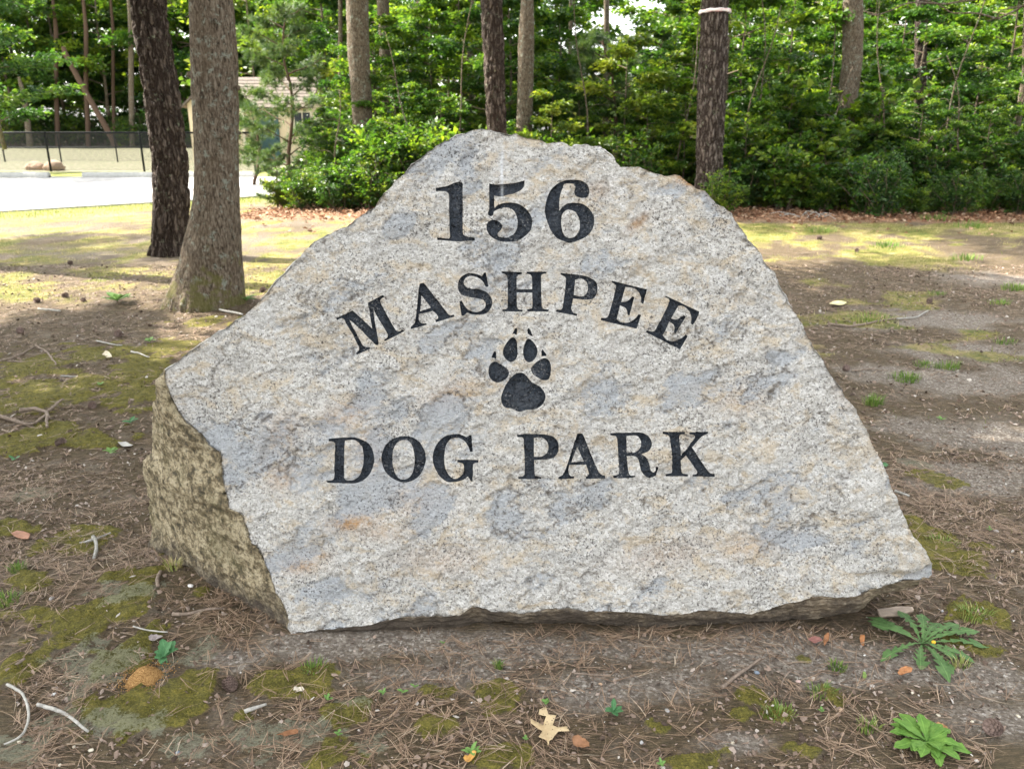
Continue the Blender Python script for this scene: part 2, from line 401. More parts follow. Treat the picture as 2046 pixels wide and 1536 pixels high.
# drop grid points that crowd a constraint
key = lambda p, s: set(map(tuple, np.floor(p / s).astype(int)))
occ = set()
for dx in (-.4, .4):
    for dy in (-.4, .4): occ |= key(con + np.array([dx, dy]) * 0.004, 0.0022)
kk = np.floor(gp / 0.0022).astype(int)
gp = gp[[tuple(k) not in occ for k in kk]]
pts2 = np.concatenate([con, gp]); edges = []; off = 0
for l in loops:
    n = len(l); edges += [(off + i, off + (i + 1) % n) for i in range(n)]; off += n
res = geometry.delaunay_2d_cdt([Vector(p) for p in pts2], edges, [], 0, 1e-7, True)
FV = np.array([tuple(v) for v in res[0]])
FT = np.array([tuple(f) for f in res[2] if len(f) == 3])
omap = {}
for i, l in enumerate(res[3]):
    for o in l: omap[o] = i
cent = FV[FT].mean(1)
inside = pip(cent, outline)
gid = np.full(len(FT), -1)
for k, (nm, lb, outer, holes) in enumerate(G):
    m = pip(cent, outer)
    for h in holes: m &= ~pip(cent, h)
    gid[m] = k
# make all triangles face outward (the face looks towards -Y): with x right, w up this is counter-clockwise
a_, b_, c_ = FV[FT[:, 0]], FV[FT[:, 1]], FV[FT[:, 2]]
cr = (b_[:, 0]-a_[:, 0])*(c_[:, 1]-a_[:, 1]) - (b_[:, 1]-a_[:, 1])*(c_[:, 0]-a_[:, 0])
FT[cr < 0] = FT[cr < 0][:, [0, 2, 1]]

# relief of the face: broad undulation, flaked plates with sharp scarps, grain
def plates(uv):
    a = R(33); q = np.c_[uv[:, 0] * math.cos(a) + uv[:, 1] * math.sin(a), (-uv[:, 0] * math.sin(a) + uv[:, 1] * math.cos(a)) * 1.9, uv[:, 0] * 0]
    w = np.c_[fbm(q * 14, 3, 70), fbm(q * 14 + 5, 3, 71), q[:, 0] * 0] * 0.05
    return fbm((q + w) * 4.6, 4, 31, 0.55), q
PLIST = [(700,860,-90,300,150), (560,1000,0,0,0)]
def patch_field(uv):
    """blue-grey mica patches: noise plus the big ones the boulder shows"""
    n, q = plates(uv)
    f = n * 1.0
    for (px, py, rx, ry, ang, w) in ((1390,405,62,32,-20,.7), (1375,800,0,0,0,0), (480,860,120,40,33,.35), (520,910,110,34,35,.5), (640,1180,70,36,10,.6), (775,985,110,38,18,.5), (1400,968,38,26,-20,.7),
                               (1160,1010,80,45,20,.45), (930,470,45,38,0,.6), (800,455,42,30,10,.55), (1555,712,30,16,-5,.6), (1455,845,20,16,0,.6), (1640,1080,40,14,10,.3), (700,1190,50,20,0,.3), (1080,1165,70,26,5,.45),
                               (1330,1165,90,24,5,.35), (880,840,100,28,33,.3), (700,800,90,30,33,.3), (1030,440,60,30,0,.3), (1250,640,70,22,25,.25), (1560,1190,60,16,0,.2), (860,690,30,26,0,.3), (560,640,70,20,33,.2), (1100,970,50,30,0,.2)):
        if rx == 0: continue
        c = face_uv(px, py); s = 2.42 / FPX
        d = uv - c; an = R(ang); dx = (d[:, 0]*math.cos(an) + d[:, 1]*math.sin(an)) / (rx*s); dy = (-d[:, 0]*math.sin(an) + d[:, 1]*math.cos(an)) / (ry*s)
        f = f + w * 0.75 * sstep(1.35, 0.4, np.sqrt(dx*dx + dy*dy))
    return f
def q45(uv):
    a = R(35); return np.c_[uv[:, 0] * math.cos(a) + uv[:, 1] * math.sin(a), -uv[:, 0] * math.sin(a) + uv[:, 1] * math.cos(a)]
def relief(uv):
    P = np.c_[uv, uv[:, 0] * 0]
    h = 0.013 * fbm(P * 2.4, 3, 1) + 0.004 * fbm(P * 11, 3, 2)
    f, q = patch_field(uv), None
    h = h - 0.0045 * sstep(0.30, 0.325, f)
    n, q = plates(uv + 3.1)
    h = h - 0.0045 * sstep(0.12, 0.135, n) - 0.004 * sstep(-0.22, -0.205, n)
    g = 1 - np.abs(fbm(P * 60, 2, 3)) * 2
    rough = 1 - 0.6 * sstep(0.28, 0.36, f)
    h = h + rough * (0.0050 * fbm(P * 30, 3, 4) + 0.0040 * np.abs(fbm(P * 62, 2, 14)) - 0.0035 * sstep(0.1, 0.16, fbm(np.c_[q45(uv) * np.array([16, 34]), uv[:, 0] * 0], 3, 16)) + 0.0012 * g * fbm(P * 9, 2, 6)) + 0.0013 * fbm(P * 120, 2, 8)
    # a few open chips
    ch = fbm(P * 22 + 9, 3, 12)
    h = h - 0.006 * sstep(0.42, 0.5, ch)
    # lower right notch
    c = face_uv(1776, 1152); d = (uv - c) / np.array([0.085, 0.014])
    h = h - 0.028 * np.exp(-(d**2).sum(1))
    c = face_uv(1723, 1172); d = (uv - c) / np.array([0.018, 0.03])
    h = h - 0.02 * np.exp(-(d**2).sum(1))
    # shoulder above the left side
    c = face_uv(400, 830); d = (uv - c) / np.array([0.10, 0.16])
    h = h - 0.03 * np.exp(-(d**2).sum(1))
    return h
def seam(uv):
    """hairline seams along the rims of the flaked plates, open only in places"""
    P = np.c_[uv, uv[:, 0] * 0]; f = patch_field(uv); n, q = plates(uv + 3.1)
    gate = sstep(0.02, 0.22, fbm(P * 5.5, 3, 18)); w = 0.010 + 0.012 * np.abs(fbm(P * 8, 2, 19))
    s = np.exp(-((f - 0.318) / w) ** 2) * gate + np.exp(-((n - 0.13) / w) ** 2) * sstep(0.0, 0.2, fbm(P * 5.5 + 9, 3, 18))
    s = s + 0.8 * np.exp(-((n + 0.21) / w) ** 2) * sstep(0.05, 0.25, fbm(P * 6 + 4, 3, 18))
    return np.clip(s, 0, 1)
SEAM = seam(FV)
FH = relief(FV) - 0.005 * SEAM
F3 = face_pt(FV) + PN * FH[:, None]

# rings behind the rim
ring0 = np.array([omap[i] for i in range(NO)])
base = face_pt(outline)
mid = np.zeros((NO, 3)); back = np.zeros((NO, 3)); side = np.zeros(NO); under = np.zeros(NO)
# top and right: the back rolls off
tid = np.arange(nt)
mid[tid] = base[tid] + np.c_[(0.05 - outline[tid, 0]) * 0.05, np.full(nt, 0.30), (0.3 - base[tid, 2]) * 0.06]
back[tid] = base[tid] + np.c_[(0.1 - outline[tid, 0]) * 0.18, 0.62 + 0.1 * fbm(op3[tid] * 3, 2, 40), (0.2 - base[tid, 2]) * 0.22]
# underside strip along the bottom
UND = parse("1865,1151 1856,1166 1843,1174 1817,1177 1802,1180 1773,1178 1748,1192 1716,1219 1669,1234 1577,1242 1454,1246 1286,1250 1114,1248 1032,1244 1013,1240 974,1248 919,1260 856,1268 798,1278 700,1279 640,1280 583,1280")
ux = np.array([p[0] for p in UND])[::-1]; uy = np.array([p[1] for p in UND])[::-1]
bid = nt + np.arange(nb)
# pixel x of the bottom points
d3 = base[bid] - CO; fw = d3[:, 1] * CP - d3[:, 2] * SP; bpx = 1023 + FPX * d3[:, 0] / fw
Yb = base[bid, 1] + 0.035
lo = at_y(bpx, np.interp(bpx, ux, uy), Yb)
mid[bid] = lo
gz = np.minimum(lo[:, 2] - 0.06, -0.08)
back[bid] = np.c_[lo[:, 0] * 0.93, lo[:, 1] + 0.30, gz]
under[bid] = 1
# left side: facet running back to the far silhouette
SIL = parse("328,762 322,754 319,785 313,808 309,840 308,870 304,905 290,922 288,945 295,991 299,1037 302,1072 301,1102 303,1140")
sy = np.array([2.33, 2.36, 2.40, 2.43, 2.47, 2.50, 2.53, 2.55, 2.57, 2.60, 2.62, 2.63, 2.64, 2.66])
spx = np.array(SIL)
sil3 = np.array([at_y(p[0], p[1], y) for p, y in zip(SIL, sy)])
lid = nt + nb + np.arange(nl)
s = 1 - tl          # left runs bottom -> top
dd = np.r_[0, np.cumsum(np.linalg.norm(np.diff(sil3, axis=0), axis=1))]; dd /= dd[-1]
sl = np.stack([np.interp(s, dd, sil3[:, k]) for k in range(3)], -1)
mid[lid] = sl
back[lid] = sl + np.c_[np.full(nl, 0.10), np.full(nl, 0.35), np.full(nl, -0.05)]
side[lid] = 1
# smooth the hand-over between the three runs
def blend(A, w=10):
    B = A.copy()
    k = np.ones(2 * w + 1) / (2 * w + 1)
    for c in range(3):
        e = np.r_[A[-w:, c], A[:, c], A[:w, c]]
        B[:, c] = np.convolve(e, k, 'valid')
    return B
for j in (0, nt, nt + nb):
    for A in (mid, back):
        S_ = blend(A, 6)
        idx = (np.arange(-9, 10) + j) % NO
        A[idx] = S_[idx]
RR = [base]
rowtag = [np.c_[side, under]]
NM, NBK = 46, 22
for i in range(1, NM + 1):
    t = i / NM
    q = base + (mid - base) * t
    bulge = np.sin(math.pi * t)
    q[tid] += (np.c_[rad[tid, 0], np.zeros(nt), rad[tid, 1]] * 0.012 * bulge)
    q[lid] += np.array([-0.6, -0.5, 0.1]) * 0.02 * bulge
    RR.append(q)
for i in range(1, NBK + 1):
    t = i / NBK
    RR.append(mid + (back - mid) * t)
bc = np.array([0.05, 3.0, 0.35])
for t in (0.25, 0.5, 0.75, 0.95):
    RR.append(back + (bc - back) * t)
RV = np.concatenate(RR[1:])
nrow = len(RR)
# vertex indexing: front verts, then rings 1..; ring 0 = front outline verts
nF = len(F3)
def ridx(r): return ring0 if r == 0 else nF + (r - 1) * NO + np.arange(NO)
q = []
for r in range(nrow - 1):
    a = ridx(r); b = ridx(r + 1)
    q.append(np.stack([a, np.roll(a, -1), np.roll(b, -1), b], -1))
Q = np.concatenate(q)
capc = nF + len(RV)
last = ridx(nrow - 1)
CAP = np.stack([last, np.roll(last, -1), np.full(NO, capc)], -1)
ALLV = np.concatenate([F3, RV, [bc]])
def vnormals(V, quads, tris):
    N = np.zeros_like(V)
    for f in (quads, tris):
        if f is None or not len(f): continue
        nn = np.cross(V[f[:, 1]] - V[f[:, 0]], V[f[:, -1]] - V[f[:, 0]])
        for k in range(f.shape[1]): np.add.at(N, f[:, k], nn)
    return N / (np.linalg.norm(N, axis=1)[:, None] + 1e-12)
VN = vnormals(ALLV, Q, CAP)
sidew = np.concatenate([np.zeros(nF)] + [side] * (nrow - 1) + [[0]])
underw = np.concatenate([np.zeros(nF)] + [under] * (nrow - 1) + [[0]])
rowt = np.concatenate([np.zeros(nF)] + [np.full(NO, min(1, r / 5)) for r in range(1, nrow)] + [[1]])
P = ALLV
disp = rowt * (0.012 * fbm(P * 7, 3, 50) + 0.006 * fbm(P * 24, 3, 51) + 0.003 * fbm(P * 70, 2, 52))
disp += rowt * sidew * (0.010 * fbm(P * np.array([5, 5, 9]) + 3, 3, 55) + 0.004 * (1 - np.abs(fbm(P * 40, 2, 56)) * 2))
str_ = P * np.array([4, 8, 46])
disp += rowt * underw * 0.012 * fbm(str_, 3, 57)
i0 = np.arange(nF, len(P))
ALLV[i0] += VN[i0] * disp[i0][:, None]
sidew[ring0] = np.maximum(sidew[ring0], side * 0.5)
underw[ring0] = np.maximum(underw[ring0], under * 0.4)
patch = np.zeros(len(ALLV)); patch[:nF] = patch_field(FV)
# rust stains and the pale drip: wear with a shape of its own
rust = np.zeros(len(ALLV))
for (px, py, rx, ry, ang, w) in ((1372,360,26,12,-25,1.2), (1420,392,26,9,-45,1.1), (705,1045,50,18,5,.9), (600,1130,45,16,0,.7), (1275,445,26,10,40,.8), (640,1110,25,14,0,.5), (900,790,60,26,20,.5), (830,1000,60,30,0,.5), (690,830,60,26,20,.55),
                                 (560,870,50,36,50,.5), (740,900,30,50,0,.5), (1195,380,22,18,0,.4), (1700,770,26,40,20,.5), (1480,800,60,30,0,.3), (1500,1090,70,30,10,.35), (1330,1110,90,30,10,.35), (880,1120,90,30,0,.35), (560,950,30,30,0,.6), (760,1060,60,20,0,.4)):
    c = face_uv(px, py); s_ = 2.42 / FPX; d = FV - c; an = R(ang)
    dx = (d[:, 0]*math.cos(an) + d[:, 1]*math.sin(an)) / (rx*s_); dy = (-d[:, 0]*math.sin(an) + d[:, 1]*math.cos(an)) / (ry*s_)
    rust[:nF] = np.maximum(rust[:nF], w * np.exp(-(dx*dx + dy*dy)))
c = face_uv(1003, 345); d = FV - c
wob = 0.003 * fbm(np.c_[FV, FV[:, 0] * 0] * 30, 2, 66)
drip = np.exp(-((d[:, 0] + wob) / 0.0035) ** 2) * sstep(-0.085, -0.06, d[:, 1]) * sstep(0.10, 0.02, d[:, 1])
dripA = np.zeros(len(ALLV)); dripA[:nF] = drip
# left part of the face is warmer, right and top greyer
BLOC = (0.1, 2.45, 0.0)
boulder = thing('engraved_boulder', BLOC, 'large pale granite boulder engraved with 156 and DOG PARK around a paw print', 'boulder')
def m_stone():
    t = NT('granite'); p = t.pos()
    rot = (0.1, R(-33), 0.15)
    ps = t.mapp(p, (1, 1, 1.9), rot)
    grain = t.vor(p, 150, out='Color')
    gv = t.n('ShaderNodeSeparateColor'); t.l(grain, gv.inputs[0])
    fine = t.noise(p, 220, 3, 0.7)
    med = t.noise(ps, 34, 5, 0.65, 0.4)
    big = t.noise(ps, 5.5, 4, 0.55, 0.6)
    g2 = t.n('ShaderNodeSeparateColor'); t.l(t.vor(t.mapp(p, (1, 1, 1.5), rot), 320, out='Color'), g2.inputs[0])
    gg = t.math('ADD', t.math('MULTIPLY', gv.outputs[0], 0.55), t.math('MULTIPLY', g2.outputs[0], 0.45))
    base = t.ramp(gg, [(0.12, (0.30, 0.28, 0.25)), (0.36, (0.54, 0.515, 0.465)), (0.6, (0.67, 0.65, 0.605)), (0.85, (0.82, 0.80, 0.765))])
    base = t.mix(t.ramp(med, [(0.40, 0), (0.66, 0.55)]), base, (0.66, 0.645, 0.61))
    tan = t.mix(gv.outputs[1], (0.55, 0.42, 0.25), (0.66, 0.55, 0.39))
    warm = t.noise(ps, 9, 5, 0.65, 0.8)
    base = t.mix(t.math('MULTIPLY', t.ramp(t.math('ADD', warm, t.math('MULTIPLY', t.math('SUBTRACT', t.noise(p, 55, 4, 0.7), 0.5), 0.35)), [(0.50, 0), (0.63, 1)]), 0.62), base, tan)
    rustc = t.mix(med, (0.34, 0.17, 0.06), (0.56, 0.35, 0.16))
    rf = t.math('MULTIPLY', t.attr('rust'), t.ramp(t.noise(p, 60, 4, 0.7), [(0.3, 0.25), (0.6, 1.1)]), True)
    base = t.mix(rf, base, rustc)
    # blue-grey patches
    pf = t.math('ADD', t.attr('patch'), t.math('MULTIPLY', t.math('SUBTRACT', t.noise(ps, 42, 6, 0.75), 0.5), 1.25))
    pf = t.ramp(pf, [(0.22, 0), (0.29, 0.35), (0.35, 0.55), (0.43, 1.0)])
    blue = t.mix(t.ramp(t.noise(ps, 60, 4, 0.7), [(0.3, 0), (0.7, 1)]), (0.28, 0.32, 0.37), (0.51, 0.545, 0.585))
    base = t.mix(t.math('MULTIPLY', pf, 0.66), base, blue)
    haze = t.ramp(big, [(0.48, 0), (0.64, 0.18)])
    base = t.mix(haze, base, (0.41, 0.425, 0.44))
    # black mica flecks, denser near the top
    fl = t.noise(p, 130, 3, 0.75)
    dens = t.noise(p, 7, 2, 0.5)
    fth = t.math('ADD', fl, t.math('MULTIPLY', t.math('SUBTRACT', dens, 0.5), 0.22))
    base = t.mix(t.ramp(fth, [(0.575, 0), (0.64, 0.85)]), base, (0.075, 0.07, 0.065))
    fl2 = t.vor(t.mapp(p, (1, 1, 1.3), (0.4, 0.2, 0)), 70, out='Distance')
    base = t.mix(t.ramp(t.math('MULTIPLY', fl2, t.ramp(dens, [(0.4, 2.5), (0.7, 1.0)])), [(0.10, 0.6), (0.2, 0)]), base, (0.13, 0.115, 0.10))
    cr = t.vor(t.mix(0.35, t.mapp(p, (1, 1, 1.6), rot), t.noise(p, 14, 4, 0.7, out=1)), 7, 'DISTANCE_TO_EDGE')
    crf = t.math('MULTIPLY', t.ramp(cr, [(0.0, 1), (0.035, 0)]), t.ramp(t.noise(p, 6, 3, 0.6), [(0.60, 0), (0.68, 0.25)]))
    base = t.mix(crf, base, (0.17, 0.14, 0.11))
    sm = t.math('MULTIPLY', t.attr('seam'), t.ramp(t.noise(p, 45, 4, 0.7), [(0.35, 0.2), (0.6, 0.85)]))
    base = t.mix(sm, base, (0.15, 0.12, 0.09))
    # pale drip
    base = t.mix(t.math('MULTIPLY', t.attr('drip'), 0.9), base, (0.78, 0.80, 0.82))
    # weathered, lichen-grown side
    sd = t.ramp(t.noise(p, 26, 6, 0.75, 0.3), [(0.38, (0.08, 0.068, 0.042)), (0.47, (0.25, 0.195, 0.11)), (0.54, (0.50, 0.42, 0.27)), (0.75, (0.66, 0.575, 0.41))])
    sd = t.mix(t.ramp(t.noise(p, 90, 3, 0.7), [(0.50, 0), (0.64, 0.75)]), sd, (0.06, 0.052, 0.03))
    sd = t.mix(t.ramp(t.noise(p, 4, 3, 0.6), [(0.52, 0), (0.68, 0.45)]), sd, (0.15, 0.14, 0.06))
    sf = t.math('ADD', t.attr('side'), t.math('MULTIPLY', t.math('SUBTRACT', t.noise(p, 18, 4, 0.7), 0.5), 0.9))
    base = t.mix(t.ramp(sf, [(0.42, 0), (0.60, 1)]), base, sd)
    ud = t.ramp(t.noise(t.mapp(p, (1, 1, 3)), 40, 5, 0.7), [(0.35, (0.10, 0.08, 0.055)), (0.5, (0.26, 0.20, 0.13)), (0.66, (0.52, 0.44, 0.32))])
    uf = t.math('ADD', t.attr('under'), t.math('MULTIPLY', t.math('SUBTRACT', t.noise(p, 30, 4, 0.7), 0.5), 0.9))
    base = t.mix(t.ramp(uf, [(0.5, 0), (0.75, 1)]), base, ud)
    # soil splash close to the ground on the weathered side
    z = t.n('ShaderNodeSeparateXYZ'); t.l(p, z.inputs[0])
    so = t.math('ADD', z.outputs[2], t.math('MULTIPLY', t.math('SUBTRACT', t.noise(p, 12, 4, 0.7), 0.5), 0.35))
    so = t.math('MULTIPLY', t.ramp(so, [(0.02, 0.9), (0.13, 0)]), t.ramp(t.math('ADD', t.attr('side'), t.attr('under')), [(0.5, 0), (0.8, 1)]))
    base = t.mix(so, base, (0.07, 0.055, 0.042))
    hgt = t.math('ADD', t.math('MULTIPLY', fine, 0.35), t.math('ADD', t.math('MULTIPLY', t.noise(p, 85, 4, 0.75), 0.9), t.math('MULTIPLY', med, 0.8)))
    hgt = t.math('SUBTRACT', hgt, t.math('MULTIPLY', crf, 1.2))
    nb_ = t.bump(hgt, 1.0, 0.016)
    rg = t.ramp(fine, [(0.3, 0.62), (0.7, 0.85)])
    return t.done(t.bsdf(base, rg, nb_, 0.35))
def m_paint():
    t = NT('engraving_paint'); p = t.pos()
    c = t.mix(t.noise(p, 40, 4, 0.6), (0.016, 0.021, 0.031), (0.075, 0.092, 0.115))
    wear = t.noise(p, 120, 4, 0.8); w2 = t.noise(p, 14, 3, 0.6)
    wf = t.math('ADD', wear, t.math('MULTIPLY', t.math('SUBTRACT', w2, 0.5), 0.5))
    c = t.mix(t.ramp(wf, [(0.60, 0), (0.68, 0.85)]), c, (0.36, 0.36, 0.355))
    c = t.mix(t.math('MULTIPLY', t.attr('drip'), 0.85), c, (0.74, 0.77, 0.80))
    h = t.math('ADD', t.noise(p, 90, 4, 0.65), t.math('MULTIPLY', t.noise(p, 38, 2, 0.5), 1.2))
    return t.done(t.bsdf(c, 0.26, t.bump(h, 1.0, 0.035), 1.0))
M_stone = m_stone(); M_paint = m_paint()
seamA = np.zeros(len(ALLV)); seamA[:nF] = SEAM
keepF = inside & (gid < 0)
used = np.zeros(len(ALLV), bool)
faces_t = np.concatenate([FT[keepF], CAP[:, [0, 2, 1]]]); faces_q = Q[:, [0, 3, 2, 1]]
# ring quads: the outline runs clockwise seen from the front, fix winding by testing one quad of the top
used[faces_t.ravel()] = True; used[faces_q.ravel()] = True
rm = np.cumsum(used) - 1
bl = np.array(BLOC)
tq = faces_q[5]; nn = np.cross(ALLV[tq[1]] - ALLV[tq[0]], ALLV[tq[3]] - ALLV[tq[0]])
if np.dot(nn, ALLV[tq[0]] - np.array([0.1, 2.5, 0.5])) < 0:
    faces_q = faces_q[:, ::-1]; faces_t = np.concatenate([FT[keepF], CAP])
me = mesh_np('stone_body', ALLV[used] - bl, [rm[faces_t], rm[faces_q]], M_stone, True,
             {'side': sidew[used], 'under': underw[used], 'patch': patch[used], 'rust': rust[used], 'drip': dripA[used], 'seam': seamA[used]})
link('stone_body', me, boulder)
DEPTH = 0.013
for k, (nm, lb, outer, holes) in enumerate(G):
    tr = FT[gid == k]
    ids = np.unique(tr); mp = -np.ones(len(FV), int); mp[ids] = np.arange(len(ids))
    uvf = FV[ids]; Pn = np.c_[uvf, uvf[:, 0] * 0]
    hf = FH[ids] * 1.0 - DEPTH + 0.0035 * fbm(Pn * 60, 2, 80) + 0.0022 * fbm(Pn * 130, 2, 81)
    Vf = face_pt(uvf) + PN * hf[:, None]
    parts = [(Vf, [mp[tr]])]
    V_all = [Vf]; quads = []; n0 = len(Vf)
    off = NO
    # constraint offsets of this glyph's loops
    for j in range(k): off += len(G[j][2]) + sum(len(h) for h in G[j][3])
    for lp in [outer] + holes:
        n = len(lp); vid = np.array([omap[off + i] for i in range(n)]); off += n
        topv = F3[vid]
        ti = n0 + np.arange(n); n0 += n
        V_all.append(topv)
        bi = mp[vid]
        quads.append(np.stack([ti, np.roll(ti, -1), np.roll(bi, -1), bi], -1))
    VV = np.concatenate(V_all) - bl
    dr = np.zeros(len(VV)); dr[:len(ids)] = dripA[ids]
    me = mesh_np(nm, VV, [mp[tr], np.concatenate(quads)], M_paint, False, {'drip': dr})
    o = link(nm, me, boulder); o['label'] = lb
# ------------------------------------------------------------------ the ground and its cover
def ell(px, py, rx, ry):
    c = gnd(px, py); a = gnd(px + rx, py); b = gnd(px, py - ry * 0.7); b2 = gnd(px, py + ry * 0.7)
    return c[0], c[1], abs(a[0] - c[0]), abs(b[1] - b2[1]) / 1.4
MOSS = [ell(*e) for e in ((200,705,130,20),(60,735,110,40),(110,790,110,42),(270,745,70,50),(285,805,70,24),(60,880,120,26),(180,890,70,16),(330,690,60,14),(150,1085,70,34),(230,1165,70,34),
  (60,1170,40,20),(150,1255,120,50),(330,1395,120,60),(40,1340,50,40),(400,1205,30,18),(560,1370,90,24),(640,1345,50,12),(870,1383,32,12),(985,1408,55,30),(880,1450,45,26),(700,1435,60,40),(690,1495,70,36),(1010,1500,60,22),
  (1475,1428,20,12),(1560,1425,30,18),(1380,1520,70,20),(1660,1380,34,26),(1610,1320,24,12),(1960,1290,50,20),(1930,1215,60,30),(1880,960,40,18),(1850,1080,70,50),(1900,1130,50,24),(420,640,60,10),(560,600,0,0),(240,1230,60,30),
  (1600,1500,60,16),(1320,1460,30,14),(1500,1390,26,14),(20,1060,60,16),(250,1330,60,26),(480,1430,50,20))]
LICHEN = [ell(*e) for e in ((250,1200,60,26),(210,1330,100,46),(400,1310,28,34),(560,1480,130,34),(740,1500,60,26),(30,1500,80,30),(380,1480,80,30),(150,1440,90,30),(1830,920,40,12),(60,985,40,14),(230,1440,90,34),(700,1400,40,16))]
SAND = [ell(*e) for e in ((760,1290,300,26),(1150,1300,380,36),(1500,1300,260,40),(1250,1370,240,40),(880,1350,160,34),(1900,760,170,40),(1960,870,160,40),(1850,640,160,24),(1990,960,130,40),(1990,1440,130,50),(1950,1360,110,40),
  (1460,1480,70,20),(1140,1380,60,26),(470,1320,60,24),(1700,1330,120,40),(2000,560,100,14),(400,1130,60,20),(1960,700,140,24))]
def blobs(L, x, y, seed, amp=0.75, fs=9.0, lo=1.25, hi=0.75):
    P = np.c_[x, y, x * 0]; n = fbm(P * fs, 4, seed, 0.6) * amp
    m = np.zeros(len(x))
    for cx, cy, rx, ry in L:
        if rx < 1e-3: continue
        dx = (x - cx) / rx; dy = (y - cy) / ry; near = (np.abs(dx) < 3) & (np.abs(dy) < 3)
        d = np.sqrt(dx[near]**2 + dy[near]**2) + n[near] * 2.0
        m[near] = np.maximum(m[near], sstep(lo, hi, d))
    return m
def road_d(x, y):
    """signed distance to the near edge of the parking area (positive on it)"""
    ax, ay = -9.6, 14.45; bx, by = -4.9, 18.6
    nx, ny = -(by - ay), (bx - ax); L = math.hypot(nx, ny)
    return ((x - ax) * nx + (y - ay) * ny) / L
def masks(x, y):
    P = np.c_[x, y, x * 0]
    n1 = fbm(P * 0.9, 4, 101); n2 = fbm(P * 3.1, 4, 102); n3 = fbm(P * 11, 3, 103)
    moss = blobs(MOSS, x, y, 110)
    lich = blobs(LICHEN, x, y, 111, 0.7, 14)
    sand = blobs(SAND, x, y, 112, 0.5, 5, 1.4, 0.5)
    farL = sstep(6.9, 7.6, y + 0.5 * n2) * sstep(1.2, -0.6, x + n1)
    farR = sstep(8.0, 9.6, y + 1.4 * n1) * sstep(0.0, 1.0, x)
    grass = np.clip(farL * (0.46 + 0.9 * n2 + 0.5 * n3) + farR * (0.44 + 0.8 * n1 + 1.1 * n2 + 0.4 * n3), 0, 1)
    gr2 = sstep(0.25, 0.45, n1 + 0.5 * n2) * sstep(4.0, 5.5, y) * 0.6
    grass = np.maximum(grass, gr2 * sstep(0, 1, x))
    verge = sstep(-1.7, -0.6, road_d(x, y) + 0.35 * n2)            # greener strip by the paving
    leaf = sstep(12.9, 13.7, y + 0.5 * n2 + 0.3 * n3) * sstep(0.3, 1.2, x) + sstep(13.2, 14.0, y + 0.4 * n2) * sstep(-5.4, -4.6, x - 0.25 * (y - 14)) * sstep(1.3, 0.5, x)
    leaf = np.clip(leaf, 0, 1)
    wood = np.maximum(sstep(15.5, 17.5, y) * sstep(-5.0, -4.0, x), sstep(63, 66, y))
    sand = np.maximum(sand, np.clip(sstep(8.5, 10, y) * sstep(-0.5, -2.5, x) * (0.35 + 0.9 * n1), 0, 1) * 0.8)
    far = sstep(27.5, 28.5, y) * sstep(-3, -5, x) * sstep(66, 63, y)
    return dict(moss=moss, lich=lich, sand=sand, grass=grass * (1 - leaf), leaf=leaf, verge=verge * (1 - leaf), wood=wood, far=far)
def gz_of(x, y, fine=True):
    P = np.c_[x, y, x * 0]
    near = sstep(0.55, 1.0, np.sqrt(((x - 0.15) / 1.6)**2 + ((y - 2.45) / 0.75)**2) )
    z = 0.035 * fbm(P * 0.5, 3, 120) * near * sstep(2.5, 5, np.hypot(x, y)) + 0.012 * fbm(P * 3.2, 3, 121) * (0.35 + 0.65 * near)
    if fine: z = z + 0.0055 * fbm(P * 16, 3, 122) + 0.003 * fbm(P * 48, 2, 123)
    # soil banked against the left foot of the boulder
    z = z + 0.045 * np.exp(-(((x + 1.18) / 0.30)**2 + ((y - 2.42) / 0.20)**2)) + 0.02 * np.exp(-(((x + 0.9) / 0.3)**2 + ((y - 2.18) / 0.12)**2))
    # hollow under the raised right tip
    z = z - 0.02 * np.exp(-(((x - 1.3) / 0.25)**2 + ((y - 2.25) / 0.15)**2))
    # flattened below the paving
    z = np.where(road_d(x, y) > -0.35, np.minimum(z * 0.2, 0.0) * 0 , z)
    return z
def zg(x, y): return float(gz_of(np.array([float(x)]), np.array([float(y)]))[0])
def axis(a, b, st, lo, hi, g):
    c = list(np.arange(a, b + 1e-6, st)); s = st
    while c[-1] < hi: s *= g; c.append(c[-1] + s)
    s = st; L = []
    v = a
    while v > lo: s *= g; v -= s; L.append(v)
    return np.array(L[::-1] + c)
xs = axis(-2.3, 2.3, 0.0145, -90, 90, 1.055); ys = axis(1.25, 4.0, 0.0145, -14, 150, 1.028)
XX, YY = np.meshgrid(xs, ys); gxf, gyf = XX.ravel(), YY.ravel()
mk = masks(gxf, gyf)
gzv = gz_of(gxf, gyf)
Pg = np.c_[gxf, gyf, gxf * 0]
mossh = 0.015 * mk['moss'] * (0.75 + 0.8 * fbm(Pg * 26, 2, 130)) + 0.006 * mk['lich'] * (0.6 + fbm(Pg * 50, 2, 131))
gzv = gzv + mossh * sstep(12, 6, gyf)
